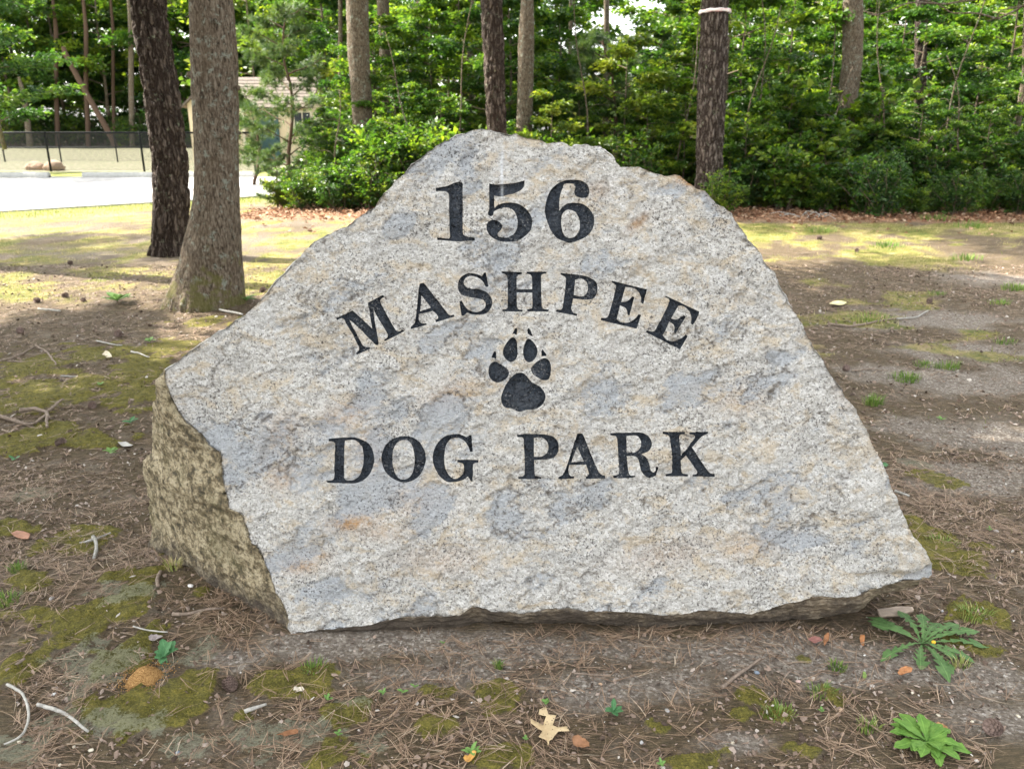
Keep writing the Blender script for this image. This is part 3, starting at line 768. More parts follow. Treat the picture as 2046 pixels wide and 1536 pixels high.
def ground_mat():
    t = NT('forest_soil'); p = t.pos()
    n1 = t.noise(p, 6, 5, 0.65); n2 = t.noise(p, 38, 5, 0.7); n3 = t.noise(p, 170, 3, 0.75)
    gcell = t.n('ShaderNodeSeparateColor'); t.l(t.vor(p, 130, out='Color'), gcell.inputs[0])
    def strands(a, sc, seed):
        m = t.mapp(p, (1, 7, 1), (0, 0, a), (seed, seed * 2.3, 0))
        return t.noise(m, sc, 3, 0.6, 0.6)
    st = t.math('MAXIMUM', t.math('MAXIMUM', strands(0.4, 26, 1), strands(1.5, 24, 5)), strands(2.6, 28, 9))
    soil = t.ramp(n2, [(0.3, (0.062, 0.050, 0.037)), (0.5, (0.165, 0.135, 0.098)), (0.7, (0.33, 0.28, 0.215))])
    litter = t.ramp(st, [(0.50, (0.052, 0.038, 0.025)), (0.62, (0.145, 0.098, 0.060)), (0.74, (0.34, 0.25, 0.155))])
    litter = t.mix(t.ramp(n1, [(0.4, 0), (0.6, 0.5)]), litter, (0.10, 0.085, 0.05))
    c = t.mix(t.ramp(t.math('ADD', n1, t.math('MULTIPLY', t.math('SUBTRACT', n2, 0.5), 0.7)), [(0.32, 0), (0.5, 1)]), soil, litter)
    sandc = t.ramp(gcell.outputs[0], [(0.0, (0.13, 0.11, 0.09)), (0.55, (0.27, 0.235, 0.195)), (0.92, (0.41, 0.365, 0.31)), (0.98, (0.5, 0.46, 0.41))])
    sandc = t.mix(t.ramp(n2, [(0.38, 0.75), (0.6, 0)]), sandc, (0.12, 0.095, 0.078))
    c = t.mix(t.math('MULTIPLY', t.attr('sand'), t.ramp(st, [(0.62, 0.92), (0.72, 0.35)])), c, sandc)
    lf = t.ramp(gcell.outputs[1], [(0.0, (0.10, 0.05, 0.03)), (0.5, (0.24, 0.135, 0.08)), (1.0, (0.42, 0.28, 0.18))])
    c = t.mix(t.attr('leaf'), c, lf)
    nl_ = t.noise(p, 1.4, 5, 0.65)
    gr = t.ramp(t.math('ADD', t.math('MULTIPLY', n2, 0.35), t.math('ADD', t.math('MULTIPLY', n1, 0.35), t.math('MULTIPLY', nl_, 0.3))), [(0.38, (0.05, 0.075, 0.013)), (0.46, (0.12, 0.135, 0.026)), (0.525, (0.23, 0.20, 0.06)), (0.58, (0.35, 0.27, 0.15)), (0.63, (0.14, 0.095, 0.055))])
    c = t.mix(t.ramp(t.math('ADD', t.attr('grass'), t.math('MULTIPLY', t.math('SUBTRACT', n2, 0.5), 0.8)), [(0.25, 0), (0.6, 0.9)]), c, gr)
    c = t.mix(t.math('MULTIPLY', t.attr('verge'), 0.85), c, t.mix(n2, (0.16, 0.20, 0.04), (0.30, 0.30, 0.09)))
    mo = t.ramp(t.math('ADD', t.math('MULTIPLY', n2, 0.5), t.math('MULTIPLY', n3, 0.5)), [(0.36, (0.04, 0.04, 0.010)), (0.5, (0.13, 0.12, 0.024)), (0.66, (0.28, 0.235, 0.05))])
    mf = t.math('ADD', t.attr('moss'), t.math('MULTIPLY', t.math('SUBTRACT', t.math('ADD', t.math('MULTIPLY', n2, .6), t.math('MULTIPLY', n1, .4)), 0.5), 2.4))
    c = t.mix(t.ramp(mf, [(0.45, 0), (0.80, 0.85)]), c, mo)
    lc = t.mix(n3, (0.12, 0.125, 0.085), (0.33, 0.34, 0.25))
    c = t.mix(t.ramp(t.math('ADD', t.attr('lich'), t.math('MULTIPLY', t.math('SUBTRACT', t.math('ADD', t.math('MULTIPLY', n3, .5), t.math('MULTIPLY', n2, .5)), 0.5), 4.0)), [(0.7, 0), (1.1, 0.6)]), c, lc)
    c = t.mix(t.attr('wood'), c, t.mix(n2, (0.04, 0.03, 0.02), (0.11, 0.08, 0.05)))
    c = t.mix(t.attr('far'), c, t.ramp(n1, [(0.35, (0.08, 0.10, 0.04)), (0.5, (0.14, 0.135, 0.085)), (0.66, (0.24, 0.21, 0.17))]))
    h = t.math('ADD', t.math('MULTIPLY', n3, 0.5), t.math('ADD', t.math('MULTIPLY', n2, 1.2), t.math('MULTIPLY', st, 1.0)))
    return t.done(t.bsdf(c, 0.92, t.bump(h, 0.9, 0.014), 0.15))
M_ground = ground_mat()
me = mesh_np('ground', np.c_[gxf, gyf, gzv], grid_faces(len(ys), len(xs)), M_ground, True, {k: v for k, v in mk.items()})
tag(link('ground', me), kind='structure')

# ---- parking area, its verge beyond, wheel stops
def asphalt():
    t = NT('paving'); p = t.pos()
    c = t.ramp(t.noise(p, 2.2, 5, 0.6), [(0.3, (0.33, 0.32, 0.31)), (0.7, (0.43, 0.42, 0.405))])
    cr = t.vor(t.mapp(p, (.35, .8, 1)), 1.1, 'DISTANCE_TO_EDGE'); c = t.mix(t.ramp(cr, [(0, .8), (.012, 0)]), c, (.08, .075, .07))
    c = t.mix(t.ramp(t.noise(p, .9, 4, .6), [(.56, 0), (.64, .35)]), c, (.16, .155, .15))
    c = t.mix(t.ramp(t.noise(p, 140, 2, 0.7), [(0.42, 0.5), (0.56, 0)]), c, (0.27, 0.26, 0.25))
    return t.done(t.bsdf(c, 0.9, t.bump(t.noise(p, 140, 2, 0.7), 0.3, 0.004), 0.2))
M_road = asphalt()
e0 = np.linspace(0, 1, 90)
ex = -30 + (-4.0 + 30) * e0; ex0, ey0 = -9.6, 14.45; sl = (18.6 - 14.45) / (-4.9 + 9.6)
ey = ey0 + (ex - ex0) * sl
ey = np.where(ex < -9.6, ey0 + (ex + 9.6) * 0.30, ey)
near_e = np.c_[ex, ey + 0.05 * fbm(np.c_[ex * 1.7, ey * 0, ex * 0], 3, 140)]
far_e = np.c_[ex - 0.0, np.full(90, 24.9)]
rows = []
for k in range(12):
    f = k / 11; q_ = near_e * (1 - f) + far_e * f
    rows.append(np.c_[q_, np.full(90, 0.035)])
skirt = np.c_[near_e + np.array([0.01, -0.03]), np.full(90, -0.06)]
skirt2 = np.c_[far_e + np.array([0, 0.03]), np.full(90, -0.06)]
V = np.concatenate([skirt] + rows + [skirt2])
link('parking_area', mesh_np('parking_area', V, grid_faces(14, 90), M_road, False))['kind'] = 'structure'
M_conc = simple('precast_concrete', (0.42, 0.42, 0.40), 0.9, 12, 0.18, 0.4, 0.004, 0.2)
def wheel_stop(x0, x1, y, label):
    L = x1 - x0; prof = [(-0.085, 0), (-0.082, 0.07), (-0.055, 0.135), (-0.045, 0.145), (0.045, 0.145), (0.055, 0.135), (0.082, 0.07), (0.085, 0)]
    n = len(prof); xx = [-L/2, -L/2 + .02, -L/4, -L/4+.05, L/4-.05, L/4, L/2 - .02, L/2]; sc = [.86, 1, 1, 1, 1, 1, 1, .86]
    V = np.array([(x, a * s, b * s) for x, s in zip(xx, sc) for a, b in prof])
    q = grid_faces(len(xx), n)
    V = np.concatenate([V, [(-L/2, 0, .06), (L/2, 0, .06)]]); m = len(V)
    t1 = [(m-2, i + 1, i) for i in range(n-1)]; b0 = (len(xx)-1)*n; t2 = [(m-1, b0+i, b0+i+1) for i in range(n-1)]
    t = thing('wheel_stop', ((x0+x1)/2, y, 0.036), label, 'wheel stop', 'concrete wheel stops at the edge of the parking area')
    link('curb_block', mesh_np('curb_block', V, [q[:, ::-1], np.array(t1 + t2)], M_conc, False), t)
    for sx in (-L*0.32, L*0.32):
        V, f = tube([(sx, 0, .13), (sx, 0, .1475)], 0.016, 8)
        link('anchor_pin', mesh_np('anchor_pin', V, f, M_rust, False), t)
M_rust = simple('rusty_steel', (0.16, 0.08, 0.04), 0.8, 60, 0.4, 0.3, 0.002, 0.4)
g = gnd(100, 357)
wheel_stop(g[0] - 2.2, g[0], g[1], 'pale concrete wheel stop farthest left, before the boulders by the fence')
g2 = gnd(165, 357)
wheel_stop(g2[0], g2[0] + 2.2, g[1] + 0.05, 'pale concrete wheel stop ending behind the dark pine trunk')
wheel_stop(g2[0] + 2.9, g2[0] + 5.1, g[1] + 0.1, 'pale concrete wheel stop behind the oak trunk')
# pale far side of the lot and the park lawn
# ---- chain link fences
M_black = simple('black_vinyl', (0.012, 0.013, 0.015), 0.7, 40, 0.2, 0.1, 0.001, 0.1)
M_chain = simple('chain_wire', (0.03, 0.032, 0.034), 0.5, 40, 0.2, 0.0, 0.001, 0.3)
def fence(y, xposts, H, r, label, mid=False, pitch=0.055):
    f = thing('chain_link_fence', (xposts[0], y, 0), label, 'fence', 'chain link fences round the dog park')
    for x in xposts:
        V, fs = tube([(x - xposts[0], 0, -0.05), (x - xposts[0], 0, H + 0.03), (x - xposts[0], 0, H + 0.045)], [r * 1.25, r * 1.25, r * 0.8], 8)
        link('fence_post', mesh_np('fence_post', V, fs, M_black, True), f)
    L = xposts[-1] - xposts[0]
    for z in ([H, H * 0.5] if mid else [H]):
        V, fs = tube([(0, 0.002, z), (L, 0.002, z)], r * 1.1, 8)
        link('top_rail' if z == H else 'middle_rail', mesh_np('rail', V, fs, M_black, True), f)
    V, fs = tube([(0, -0.03, 0.06), (L, -0.03, 0.06)], 0.004, 4)
    link('tension_wire', mesh_np('tension_wire', V, fs, M_chain, True), f)
    parts = []; w = 0.0018 if mid else 0.0032
    for sgn in (1, -1):
        for k in range(int((L + H) / pitch)):
            a = k * pitch - (H if sgn > 0 else 0)
            # wire from z=0 at x=a to z=H at x=a+sgn*H
            xa, xb = (a, a + H) if sgn > 0 else (a, a - H)
            za, zb = 0.05, H - 0.01
            lo_, hi_ = (0, L)
            def clip(xa, xb, za, zb):
                out = []
                for (x, z) in ((xa, za), (xb, zb)):
                    if x < 0: z = za + (zb - za) * (0 - xa) / (xb - xa); x = 0
                    if x > L: z = za + (zb - za) * (L - xa) / (xb - xa); x = L
                    out.append((x, z))
                return out
            if max(xa, xb) <= 0 or min(xa, xb) >= L: continue
            (x1, z1), (x2, z2) = clip(xa, xb, za, zb)
            if abs(x1 - x2) < 0.02: continue
            yy = -0.028 - 0.003 * sgn
            d = np.array([x2 - x1, z2 - z1]); d /= np.linalg.norm(d); n_ = np.array([-d[1], d[0]]) * w
            V = np.array([(x1 + n_[0], yy, z1 + n_[1]), (x1 - n_[0], yy, z1 - n_[1]), (x1, yy + w, z1),
                          (x2 + n_[0], yy, z2 + n_[1]), (x2 - n_[0], yy, z2 - n_[1]), (x2, yy + w, z2)])
            parts.append((V, [np.array([[0, 1, 4, 3], [1, 2, 5, 4], [2, 0, 3, 5]])]))
    V, fs = join_geo(parts)
    o = link('wire_mesh', mesh_np('wire_mesh', V, fs, M_chain, False), f); o['kind'] = 'stuff'
a93 = at_y(95, 300, 28.4)[0]; a283 = at_y(283, 300, 28.4)[0]; sp = a283 - a93
fence(28.4, [a93 - 2*sp, a93 - sp, a93, a283, a283 + sp, at_y(507, 300, 28.4)[0]], 1.27, 0.03, 'black chain link fence nearest the parking area')
b6 = at_y(6, 300, 36)[0]; b232 = at_y(232, 300, 36)[0]; sp2 = (b232 - b6) / 2
fence(36.0, [b6 - sp2, b6, b6 + sp2, b232, b232 + sp2, b232 + 2*sp2], 1.22, 0.026, 'second black chain link fence with a middle rail, farther back in the park', True, 0.05)
# ---- shed
def shed():
    P0 = at_y(440, 325, 36.5); X0 = at_y(405, 325, 36.5)[0]; X1 = at_y(508, 325, 36.5)[0]; X2 = at_y(615, 325, 35.6)[0]
    s = thing('garden_shed', ((X0 + X2) / 2, 37.5, 0), 'cream timber shed with a grey shingled roof and blue-green door behind the young pine', 'shed')
    cx = (X0 + X2) / 2; cy = 37.5
    M_side = NT('cream_siding'); p = M_side.obj()
    wv = M_side.n('ShaderNodeTexNoise'); M_side.l(M_side.mapp(p, (9, 9, 0.4)), wv.inputs[0]); wv.inputs['Scale'].default_value = 4
    ms = M_side.done(M_side.bsdf(M_side.ramp(wv.outputs[0], [(0.3, (0.62, 0.50, 0.33)), (0.7, (0.76, 0.63, 0.44))]), 0.7))
    M_roof = simple('grey_shingle', (0.15, 0.125, 0.105), 0.9, 9, 0.3, 0.6, 0.01, 0.2)
    M_trim = simple('cream_trim', (0.70, 0.62, 0.48), 0.6, 20, 0.08, 0.1, 0.002)
    M_door = simple('blue_green_paint', (0.055, 0.115, 0.12), 0.6, 14, 0.2, 0.2, 0.002)
    M_glass = NT('window_glass'); mg = M_glass.done(M_glass.bsdf((0.02, 0.025, 0.03), 0.08, None, 0.6))
    H = 2.45; W = X2 - X0; D = 2.6; y0 = 36.4 - cy; y1 = y0 + D
    a, b = X0 - cx, X2 - cx
    # gable end faces left-front: ridge runs along x
    V = np.array([(a, y0, -.1), (b, y0, -.1), (b, y1, -.1), (a, y1, -.1), (a, y0, H), (b, y0, H), (b, y1, H), (a, y1, H), (a, (y0+y1)/2, H + 1.05), (b, (y0+y1)/2, H + 1.05)])
    me = mesh_np('wall', V, [np.array([[0,1,5,4],[1,2,6,5],[2,3,7,6],[3,0,4,7]]), np.array([[4,7,8],[5,9,6]])], ms, False)
    link('wall', me, s)
    # front gable wing whose gable wall faces the camera
    gx0, gx1 = a - 0.0, X1 - cx; gm = (gx0 + gx1) / 2
    V = np.array([(gx0, y0 - .9, -.1), (gx1, y0 - .9, -.1), (gx1, y0 - .002, -.1), (gx0, y0 - .002, -.1), (gx0, y0 - .9, H), (gx1, y0 - .9, H), (gx1, y0 - .002, H), (gx0, y0 - .002, H), (gm, y0 - .9, H + .95), (gm, y0 + .6, H + .95)])
    link('gable_wing', mesh_np('gable_wing', V, [np.array([[0,1,5,4],[1,2,6,5],[3,0,4,7]]), np.array([[4,5,8]])], ms, False), s)
    def slope(nm, pts, th=0.06, n=9):
        # shingle courses: stepped strips from eave to ridge
        (e0, e1, r0, r1) = [np.array(q_, float) for q_ in pts]
        up = np.cross(e1 - e0, r0 - e0); up /= np.linalg.norm(up)
        if up[2] < 0: up = -up
        roof = link('roof', mesh_np('roof', np.array([e0, e1, r1, r0, e0 - up*th, e1 - up*th, r1 - up*th, r0 - up*th]), [np.array([[0,1,2,3],[4,7,6,5],[0,4,5,1],[1,5,6,2],[2,6,7,3],[3,7,4,0]])], M_roof, False), s)
        for k in range(n):
            f0, f1 = k / n, min(1, (k + 1.25) / n)
            A = e0 + (r0 - e0) * f0; B = e1 + (r1 - e1) * f0; C_ = e1 + (r1 - e1) * f1; D_ = e0 + (r0 - e0) * f1
            V = np.array([A + up*.03, B + up*.03, C_ + up*.006, D_ + up*.006, A + up*.003, B + up*.003])
            link('shingle_course', mesh_np('shingle_course', V, [np.array([[0,1,2,3],[0,4,5,1]])], M_roof, False), roof)
    ym = (y0 + y1) / 2
    slope('front', ((a - .2, y0 - .25, H - .22), (b + .25, y0 - .25, H - .22), (a - .2, ym, H + 1.07), (b + .25, ym, H + 1.07)))
    slope('back', ((b + .25, y1 + .25, H - .22), (a - .2, y1 + .25, H - .22), (b + .25, ym, H + 1.07), (a - .2, ym, H + 1.07)), n=3)
    slope('wing_right', ((gx1 + .22, y0 - 1.1, H - .2), (gx1 + .22, y0 + .3, H - .2), (gm, y0 - 1.1, H + 1.0), (gm, y0 + .6, H + 1.0)), n=7)
    slope('wing_left', ((gx0 - .22, y0 + .3, H - .2), (gx0 - .22, y0 - 1.1, H - .2), (gm, y0 + .6, H + 1.0), (gm, y0 - 1.1, H + 1.0)), n=7)
    V, f = box(gx1 + .35, gx1 + 1.25, y0 - .05, y0 - .003, 0, 2.0); d = link('door', mesh_np('door', V, f, M_door, False), s)
    V, f = box(gx1 + 1.12, gx1 + 1.17, y0 - .10, y0 - .052, .95, 1.0); link('door_handle', mesh_np('door_handle', V, f, M_black, False), d)
    wx = at_y(602, 235, 36.2)[0] - cx
    V, f = box(wx - .42, wx + .42, y0 - .045, y0 - .003, 1.35, 2.1); w = link('window', mesh_np('window', V, f, M_trim, False), s)
    V, f = box(wx - .34, wx - .02, y0 - .052, y0 - .047, 1.42, 2.03); link('pane', mesh_np('pane', V, f, mg, False), w)
    V, f = box(wx + .02, wx + .34, y0 - .052, y0 - .047, 1.42, 2.03); link('pane', mesh_np('pane', V, f, mg, False), w)
    for xx in (gx1 + .0, b - .05):
        V, f = box(xx - .06, xx + .06, y0 - .93 if xx < gx1 + .1 else y0 - .04, y0 - .905 if xx < gx1 + .1 else y0 - .005, 0, H - .05); link('corner_board', mesh_np('corner_board', V, f, M_trim, False), s)
shed()
# ---- rocks by the fence
def rock(px, py, r, sq, seed, label, mat, yy=None, grp=None, cat='rock', name='boulder_rock'):
    g = gnd(px, py) if yy is None else at_y(px, py, yy)
    u, v = np.meshgrid(np.linspace(0, 2*math.pi, 28, endpoint=False), np.linspace(0, math.pi, 15))
    P = np.c_[(np.sin(v) * np.cos(u)).ravel(), (np.sin(v) * np.sin(u)).ravel(), np.cos(v).ravel()]
    n = 1 + 0.35 * fbm(P * 1.3, 3, seed) + 0.1 * fbm(P * 5, 2, seed + 3)
    V = P * n[:, None] * np.array(sq) * r
    V[:, 2] += sq[2] * r * 0.45
    z = zg(g[0], g[1])
    o = link(name, mesh_np(name, V, grid_faces(15, 28, True)[:, ::-1], mat, True)); o.location = (g[0], g[1], z)
    return tag(o, label, cat, grp)
M_rock = simple('field_stone', (0.42, 0.30, 0.22), 0.9, 6, 0.3, 0.6, 0.02, 0.2)
rock(70, 340, 0.30, (1.1, 0.8, 0.62), 3, 'rounded tan boulder by the fence, the left one of the pair', M_rock)
rock(110, 341, 0.32, (1.15, 0.8, 0.68), 8, 'rounded tan boulder by the fence, the right one of the pair', M_rock)
# ------------------------------------------------------------------ bark
def bark_pine(nm='pine_bark', g=(1, 1, 1)):
    t = NT(nm); p = t.obj()
    ps = t.mapp(p, (1, 1, 0.32))
    n = t.noise(ps, 34, 5, 0.7); wv = t.noise(t.mapp(p, (1, 1, .5)), 9, 4, .65, out=1)
    e = t.vor(t.mix(.10, t.mapp(p, (1, 1, 0.20)), wv), 21, 'DISTANCE_TO_EDGE')
    c = t.ramp(n, [(0.3, (0.05, 0.038, 0.03)), (0.55, (0.13, 0.10, 0.08)), (0.75, (0.26, 0.215, 0.18))])
    c = t.mix(1.0, c, g, 'MULTIPLY')
    c = t.mix(t.ramp(e, [(0.0, 0.92), (0.10, 0.7), (0.24, 0)]), c, (0.035, 0.022, 0.016))
    li = t.noise(p, 9, 5, 0.8)
    c = t.mix(t.ramp(li, [(0.60, 0), (0.66, 0.7)]), c, (0.30, 0.33, 0.22))
    h = t.math('ADD', t.ramp(e, [(0, 0), (0.22, 1)]), t.math('MULTIPLY', n, 0.9))
    return t.done(t.bsdf(c, 0.9, t.bump(h, 1.0, 0.05), 0.2))
def bark_oak(dark=1.0, nm='oak_bark'):
    t = NT(nm); p = t.obj()
    ps = t.mapp(p, (1, 1, 0.30))
    n = t.noise(ps, 62, 6, 0.72, 0.5); m = t.noise(p, 5, 4, 0.6)
    k = dark
    c = t.ramp(n, [(0.36, (0.03*k, 0.023*k, 0.016*k)), (0.49, (0.16*k, 0.122*k, 0.085*k)), (0.64, (0.34*k, 0.285*k, 0.215*k))])
    c = t.mix(t.ramp(m, [(0.45, 0), (0.65, 0.4)]), c, (0.17*k, 0.125*k, 0.08*k))
    c = t.mix(t.ramp(t.noise(p, 13, 5, 0.8), [(0.56, 0), (0.62, 0.7)]), c, (0.38*k, 0.42*k, 0.34*k))
    z = t.n('ShaderNodeSeparateXYZ'); t.l(p, z.inputs[0])
    mo = t.math('SUBTRACT', t.noise(p, 8, 5, 0.7), t.math('MULTIPLY', z.outputs[2], 0.28))
    c = t.mix(t.ramp(mo, [(0.44, 0), (0.54, 0.7)]), c, (0.13, 0.125, 0.035))
    return t.done(t.bsdf(c, 0.92, t.bump(t.math('ADD', n, t.math('MULTIPLY', t.noise(p, 38, 5, .7), .7)), 1.0, 0.035), 0.15))
M_pineg = bark_pine('grey_pine_bark', (1.35, 1.42, 1.48))
M_pine, M_oak = bark_pine(), bark_oak(0.85)
M_twig = simple('twig_bark', (0.16, 0.12, 0.09), 0.9, 40, 0.35, 0.4, 0.003, 0.15)

def trunk(pxs, Y, name, label, mat, kind, ztop, seg=64, step=0.05, flare=None, cat='tree', group=None, seed=0, lean=None):
    """pxs: (py, centre px, width px) measured on the photo; the trunk stands at depth Y and goes on above the frame"""
    pxs = sorted(pxs); py = np.array([a[0] for a in pxs], float); cx = np.array([a[1] for a in pxs], float); w = np.array([a[2] for a in pxs], float)
    P = at_y(cx, py, np.full(len(py), float(Y)))
    fw = (P[:, 1]) * CP + (CAM_H - P[:, 2]) * SP
    r = w / 2 / FPX * fw * 0.93
    o = np.argsort(P[:, 2]); P, r = P[o], r[o]
    base = P[0].copy(); gz_ = zg(base[0], Y); 
    # extend down to the ground and up above the frame
    zz = np.arange(gz_ - 0.15, ztop, step)
    dx = (P[-1, 0] - P[-3, 0]) / max(P[-1, 2] - P[-3, 2], .1) if len(P) > 2 else 0
    dx = max(-0.06, min(0.06, dx))
    zs_ = np.r_[P[:, 2], ztop]; xs_ = np.r_[P[:, 0], P[-1, 0] + dx * (ztop - P[-1, 2])]; rs_ = np.r_[r, r[-1] * 0.45]
    X = np.interp(zz, zs_, xs_); Rr = np.interp(zz, zs_, rs_)
    k = np.ones(5) / 5
    X = np.convolve(np.r_[X[:1], X[:1], X, X[-1:], X[-1:]], k, 'valid'); Rr = np.convolve(np.r_[Rr[:1], Rr[:1], Rr, Rr[-1:], Rr[-1:]], k, 'valid')
    th = np.arange(seg) / seg * 2 * math.pi
    T, Z = np.meshgrid(th, zz)
    Rg = Rr[:, None] + 0 * T
    cyl = np.c_[(np.cos(T) * Rg).ravel() , (np.sin(T) * Rg).ravel(), Z.ravel()]
    n = fbm(cyl * np.array([2.2, 2.2, 1.4]) + seed, 3, 200 + seed).reshape(T.shape)
    f = 1 + 0.05 * n
    if flare:
        a, amp, h = flare
        up = np.exp(-np.maximum(Z - gz_, 0) / h)
        lob = 0.5 + 0.5 * np.cos(5 * (T + a) + 0.6 * np.sin(3 * T))
        f += up * amp * (0.35 + 0.9 * lob)
    Rn = Rg * f
    if kind == 'pine':
        q_ = cyl * np.array([13, 13, 4.5])
        nn = 1 - np.abs(fbm(q_, 3, 210 + seed)).reshape(T.shape) * 3.2
        Rn -= 0.036 * np.clip(nn, 0, 1) * min(1, r.mean() / 0.2); Rn += 0.006 * fbm(cyl * 34, 2, 215).reshape(T.shape)
    else:
        q_ = cyl * np.array([24, 24, 3.4])
        Rn += 0.013 * fbm(q_, 3, 220 + seed).reshape(T.shape) * min(1, r.mean() / 0.2) + 0.004 * fbm(cyl * 40, 2, 225).reshape(T.shape)
    root = np.array([X[0], Y, gz_])
    V = np.stack([X[:, None] + np.cos(T) * Rn, Y + np.sin(T) * Rn, Z], -1).reshape(-1, 3) - root
    e = thing(name, tuple(root), label, cat, group)
    link('trunk', mesh_np('trunk', V, grid_faces(len(zz), seg, True), mat, True), e)
    return e, X, zz, Rr

# ------------------------------------------------------------------ leaves
def leaf_mat(nm, dark, mid, light, trans=0.4, rough=0.42):
    t = NT(nm)
    a = t.attr('tint')
    oi = t.n('ShaderNodeObjectInfo').outputs['Random']
    f = t.math('ADD', a, t.math('MULTIPLY', t.math('SUBTRACT', oi, 0.5), 0.22))
    c = t.ramp(f, [(0.12, dark), (0.5, mid), (0.88, light)])
    b = t.n('ShaderNodeBsdfPrincipled'); t.l(c, b.inputs['Base Color']); b.inputs['Roughness'].default_value = rough
    b.inputs['Specular IOR Level'].default_value = 0.45
    tr = t.n('ShaderNodeBsdfTranslucent')
    tc = t.mix(1.0, c, (1.2, 1.3, 0.5), 'MULTIPLY'); t.l(tc, tr.inputs[0])
    mx = t.n('ShaderNodeMixShader'); mx.inputs[0].default_value = trans
    t.l(b.outputs[0], mx.inputs[1]); t.l(tr.outputs[0], mx.inputs[2])
    return t.done(mx.outputs[0])
M_leaf = leaf_mat('oak_leaves', (0.026, 0.068, 0.014), (0.080, 0.158, 0.022), (0.23, 0.30, 0.036), 0.5)
M_leafd = leaf_mat('dark_leaves', (0.018, 0.050, 0.014), (0.050, 0.118, 0.022), (0.15, 0.23, 0.034), 0.45)
M_leafy = leaf_mat('yellow_green_leaves', (0.07, 0.12, 0.02), (0.15, 0.21, 0.03), (0.32, 0.34, 0.05), 0.45)
M_needle = leaf_mat('pine_foliage', (0.035, 0.075, 0.025), (0.075, 0.13, 0.04), (0.15, 0.20, 0.06), 0.3, 0.5)

def unit(v): return v / (np.linalg.norm(v, axis=-1, keepdims=True) + 1e-9)
def leaves_geo(P, D, N, L, W, tint, fold=0.18):
    """one folded four-cornered leaf per row: P base, D direction, N normal"""
    D = unit(D); S_ = unit(np.cross(D, N)); N = np.cross(S_, D)
    L = L[:, None]; W = W[:, None]
    v0 = P; v1 = P + D * L * 0.48 + S_ * W + N * L * fold; v2 = P + D * L - N * L * 0.08; v3 = P + D * L * 0.48 - S_ * W + N * L * fold
    V = np.stack([v0, v1, v2, v3], 1).reshape(-1, 3)
    i = np.arange(len(P))[:, None] * 4
    F = np.concatenate([i + np.array([[0, 1, 2]]), i + np.array([[0, 2, 3]])])
    return V, F, np.repeat(tint, 4)
def branches(rng, H, z0, nb, len_fn, rise=0.25, droop=0.15, twigs=7, crooked=0.08, az0=0, base_r=0.02):
    """woody skeleton: list of branch paths and arrays of twig segments"""
    paths, T0, T1 = [], [], []
    for k in range(nb):
        f = (k + rng.uniform(0, .8)) / nb; z = z0 + (H - z0) * f
        az = az0 + k * 2.4 + rng.uniform(-.5, .5); L = len_fn(f) * rng.uniform(.75, 1.2)
        d = np.array([math.cos(az), math.sin(az), 0]); n = 7
        t = np.linspace(0, 1, n)
        pth = np.outer(t * L, d); pth[:, 2] = z + L * (rise * t - droop * t * t)
        pth += np.cumsum(rng.normal(0, crooked * L / n, (n, 3)), 0)
        paths.append((pth, L))
        for j in range(twigs):
            u = 0.22 + 0.78 * (j + rng.uniform(0, 1)) / twigs
            i = min(n - 2, int(u * (n - 1))); fr = u * (n - 1) - i
            p = pth[i] * (1 - fr) + pth[i + 1] * fr
            side = 1 if j % 2 else -1
            a2 = az + side * rng.uniform(.4, 1.2) * (1 - 0.5 * u); tl_ = L * rng.uniform(.22, .42) * (1.15 - 0.5 * u)
            e_ = p + np.array([math.cos(a2) * tl_, math.sin(a2) * tl_, tl_ * rng.uniform(-.12, .3)])
            T0.append(p); T1.append(e_)
    return paths, np.array(T0), np.array(T1)
def foliage(rng, T0, T1, n, L, spread=0.10, tilt=0.5, clump=0.28, flat=0.55):
    i = rng.randint(0, len(T0), n); u = rng.uniform(0.1, 1.08, n)[:, None]
    d = unit(T1 - T0)[i]
    P = T0[i] * (1 - u) + T1[i] * u + rng.normal(0, spread, (n, 3)) * np.array([1, 1, flat])
    D = d + rng.normal(0, 0.75, (n, 3)) * np.array([1, 1, .55])
    N = np.array([0, 0, 1.0]) + rng.normal(0, tilt, (n, 3))
    ct = rng.normal(0.45, clump * 0.8, len(T0))[i]
    tint = np.clip(ct + rng.normal(0, 0.11, n), 0, 1)
    Ls = L * rng.uniform(.55, 1.4, n)
    return leaves_geo(P, D, N, Ls, Ls * rng.uniform(.26, .42, n), tint)
def wood_geo(paths, T0, T1, r0, rng):
    parts = []
    for p, L in paths:
        parts.append(tube(p, np.linspace(r0, r0 * 0.25, len(p)), 5, False))
    for a, b in zip(T0, T1):
        parts.append(tube(np.array([a, (a + b) / 2, b]), np.array([r0 * .28, r0 * .2, r0 * .08]), 3, False))
    return join_geo(parts)

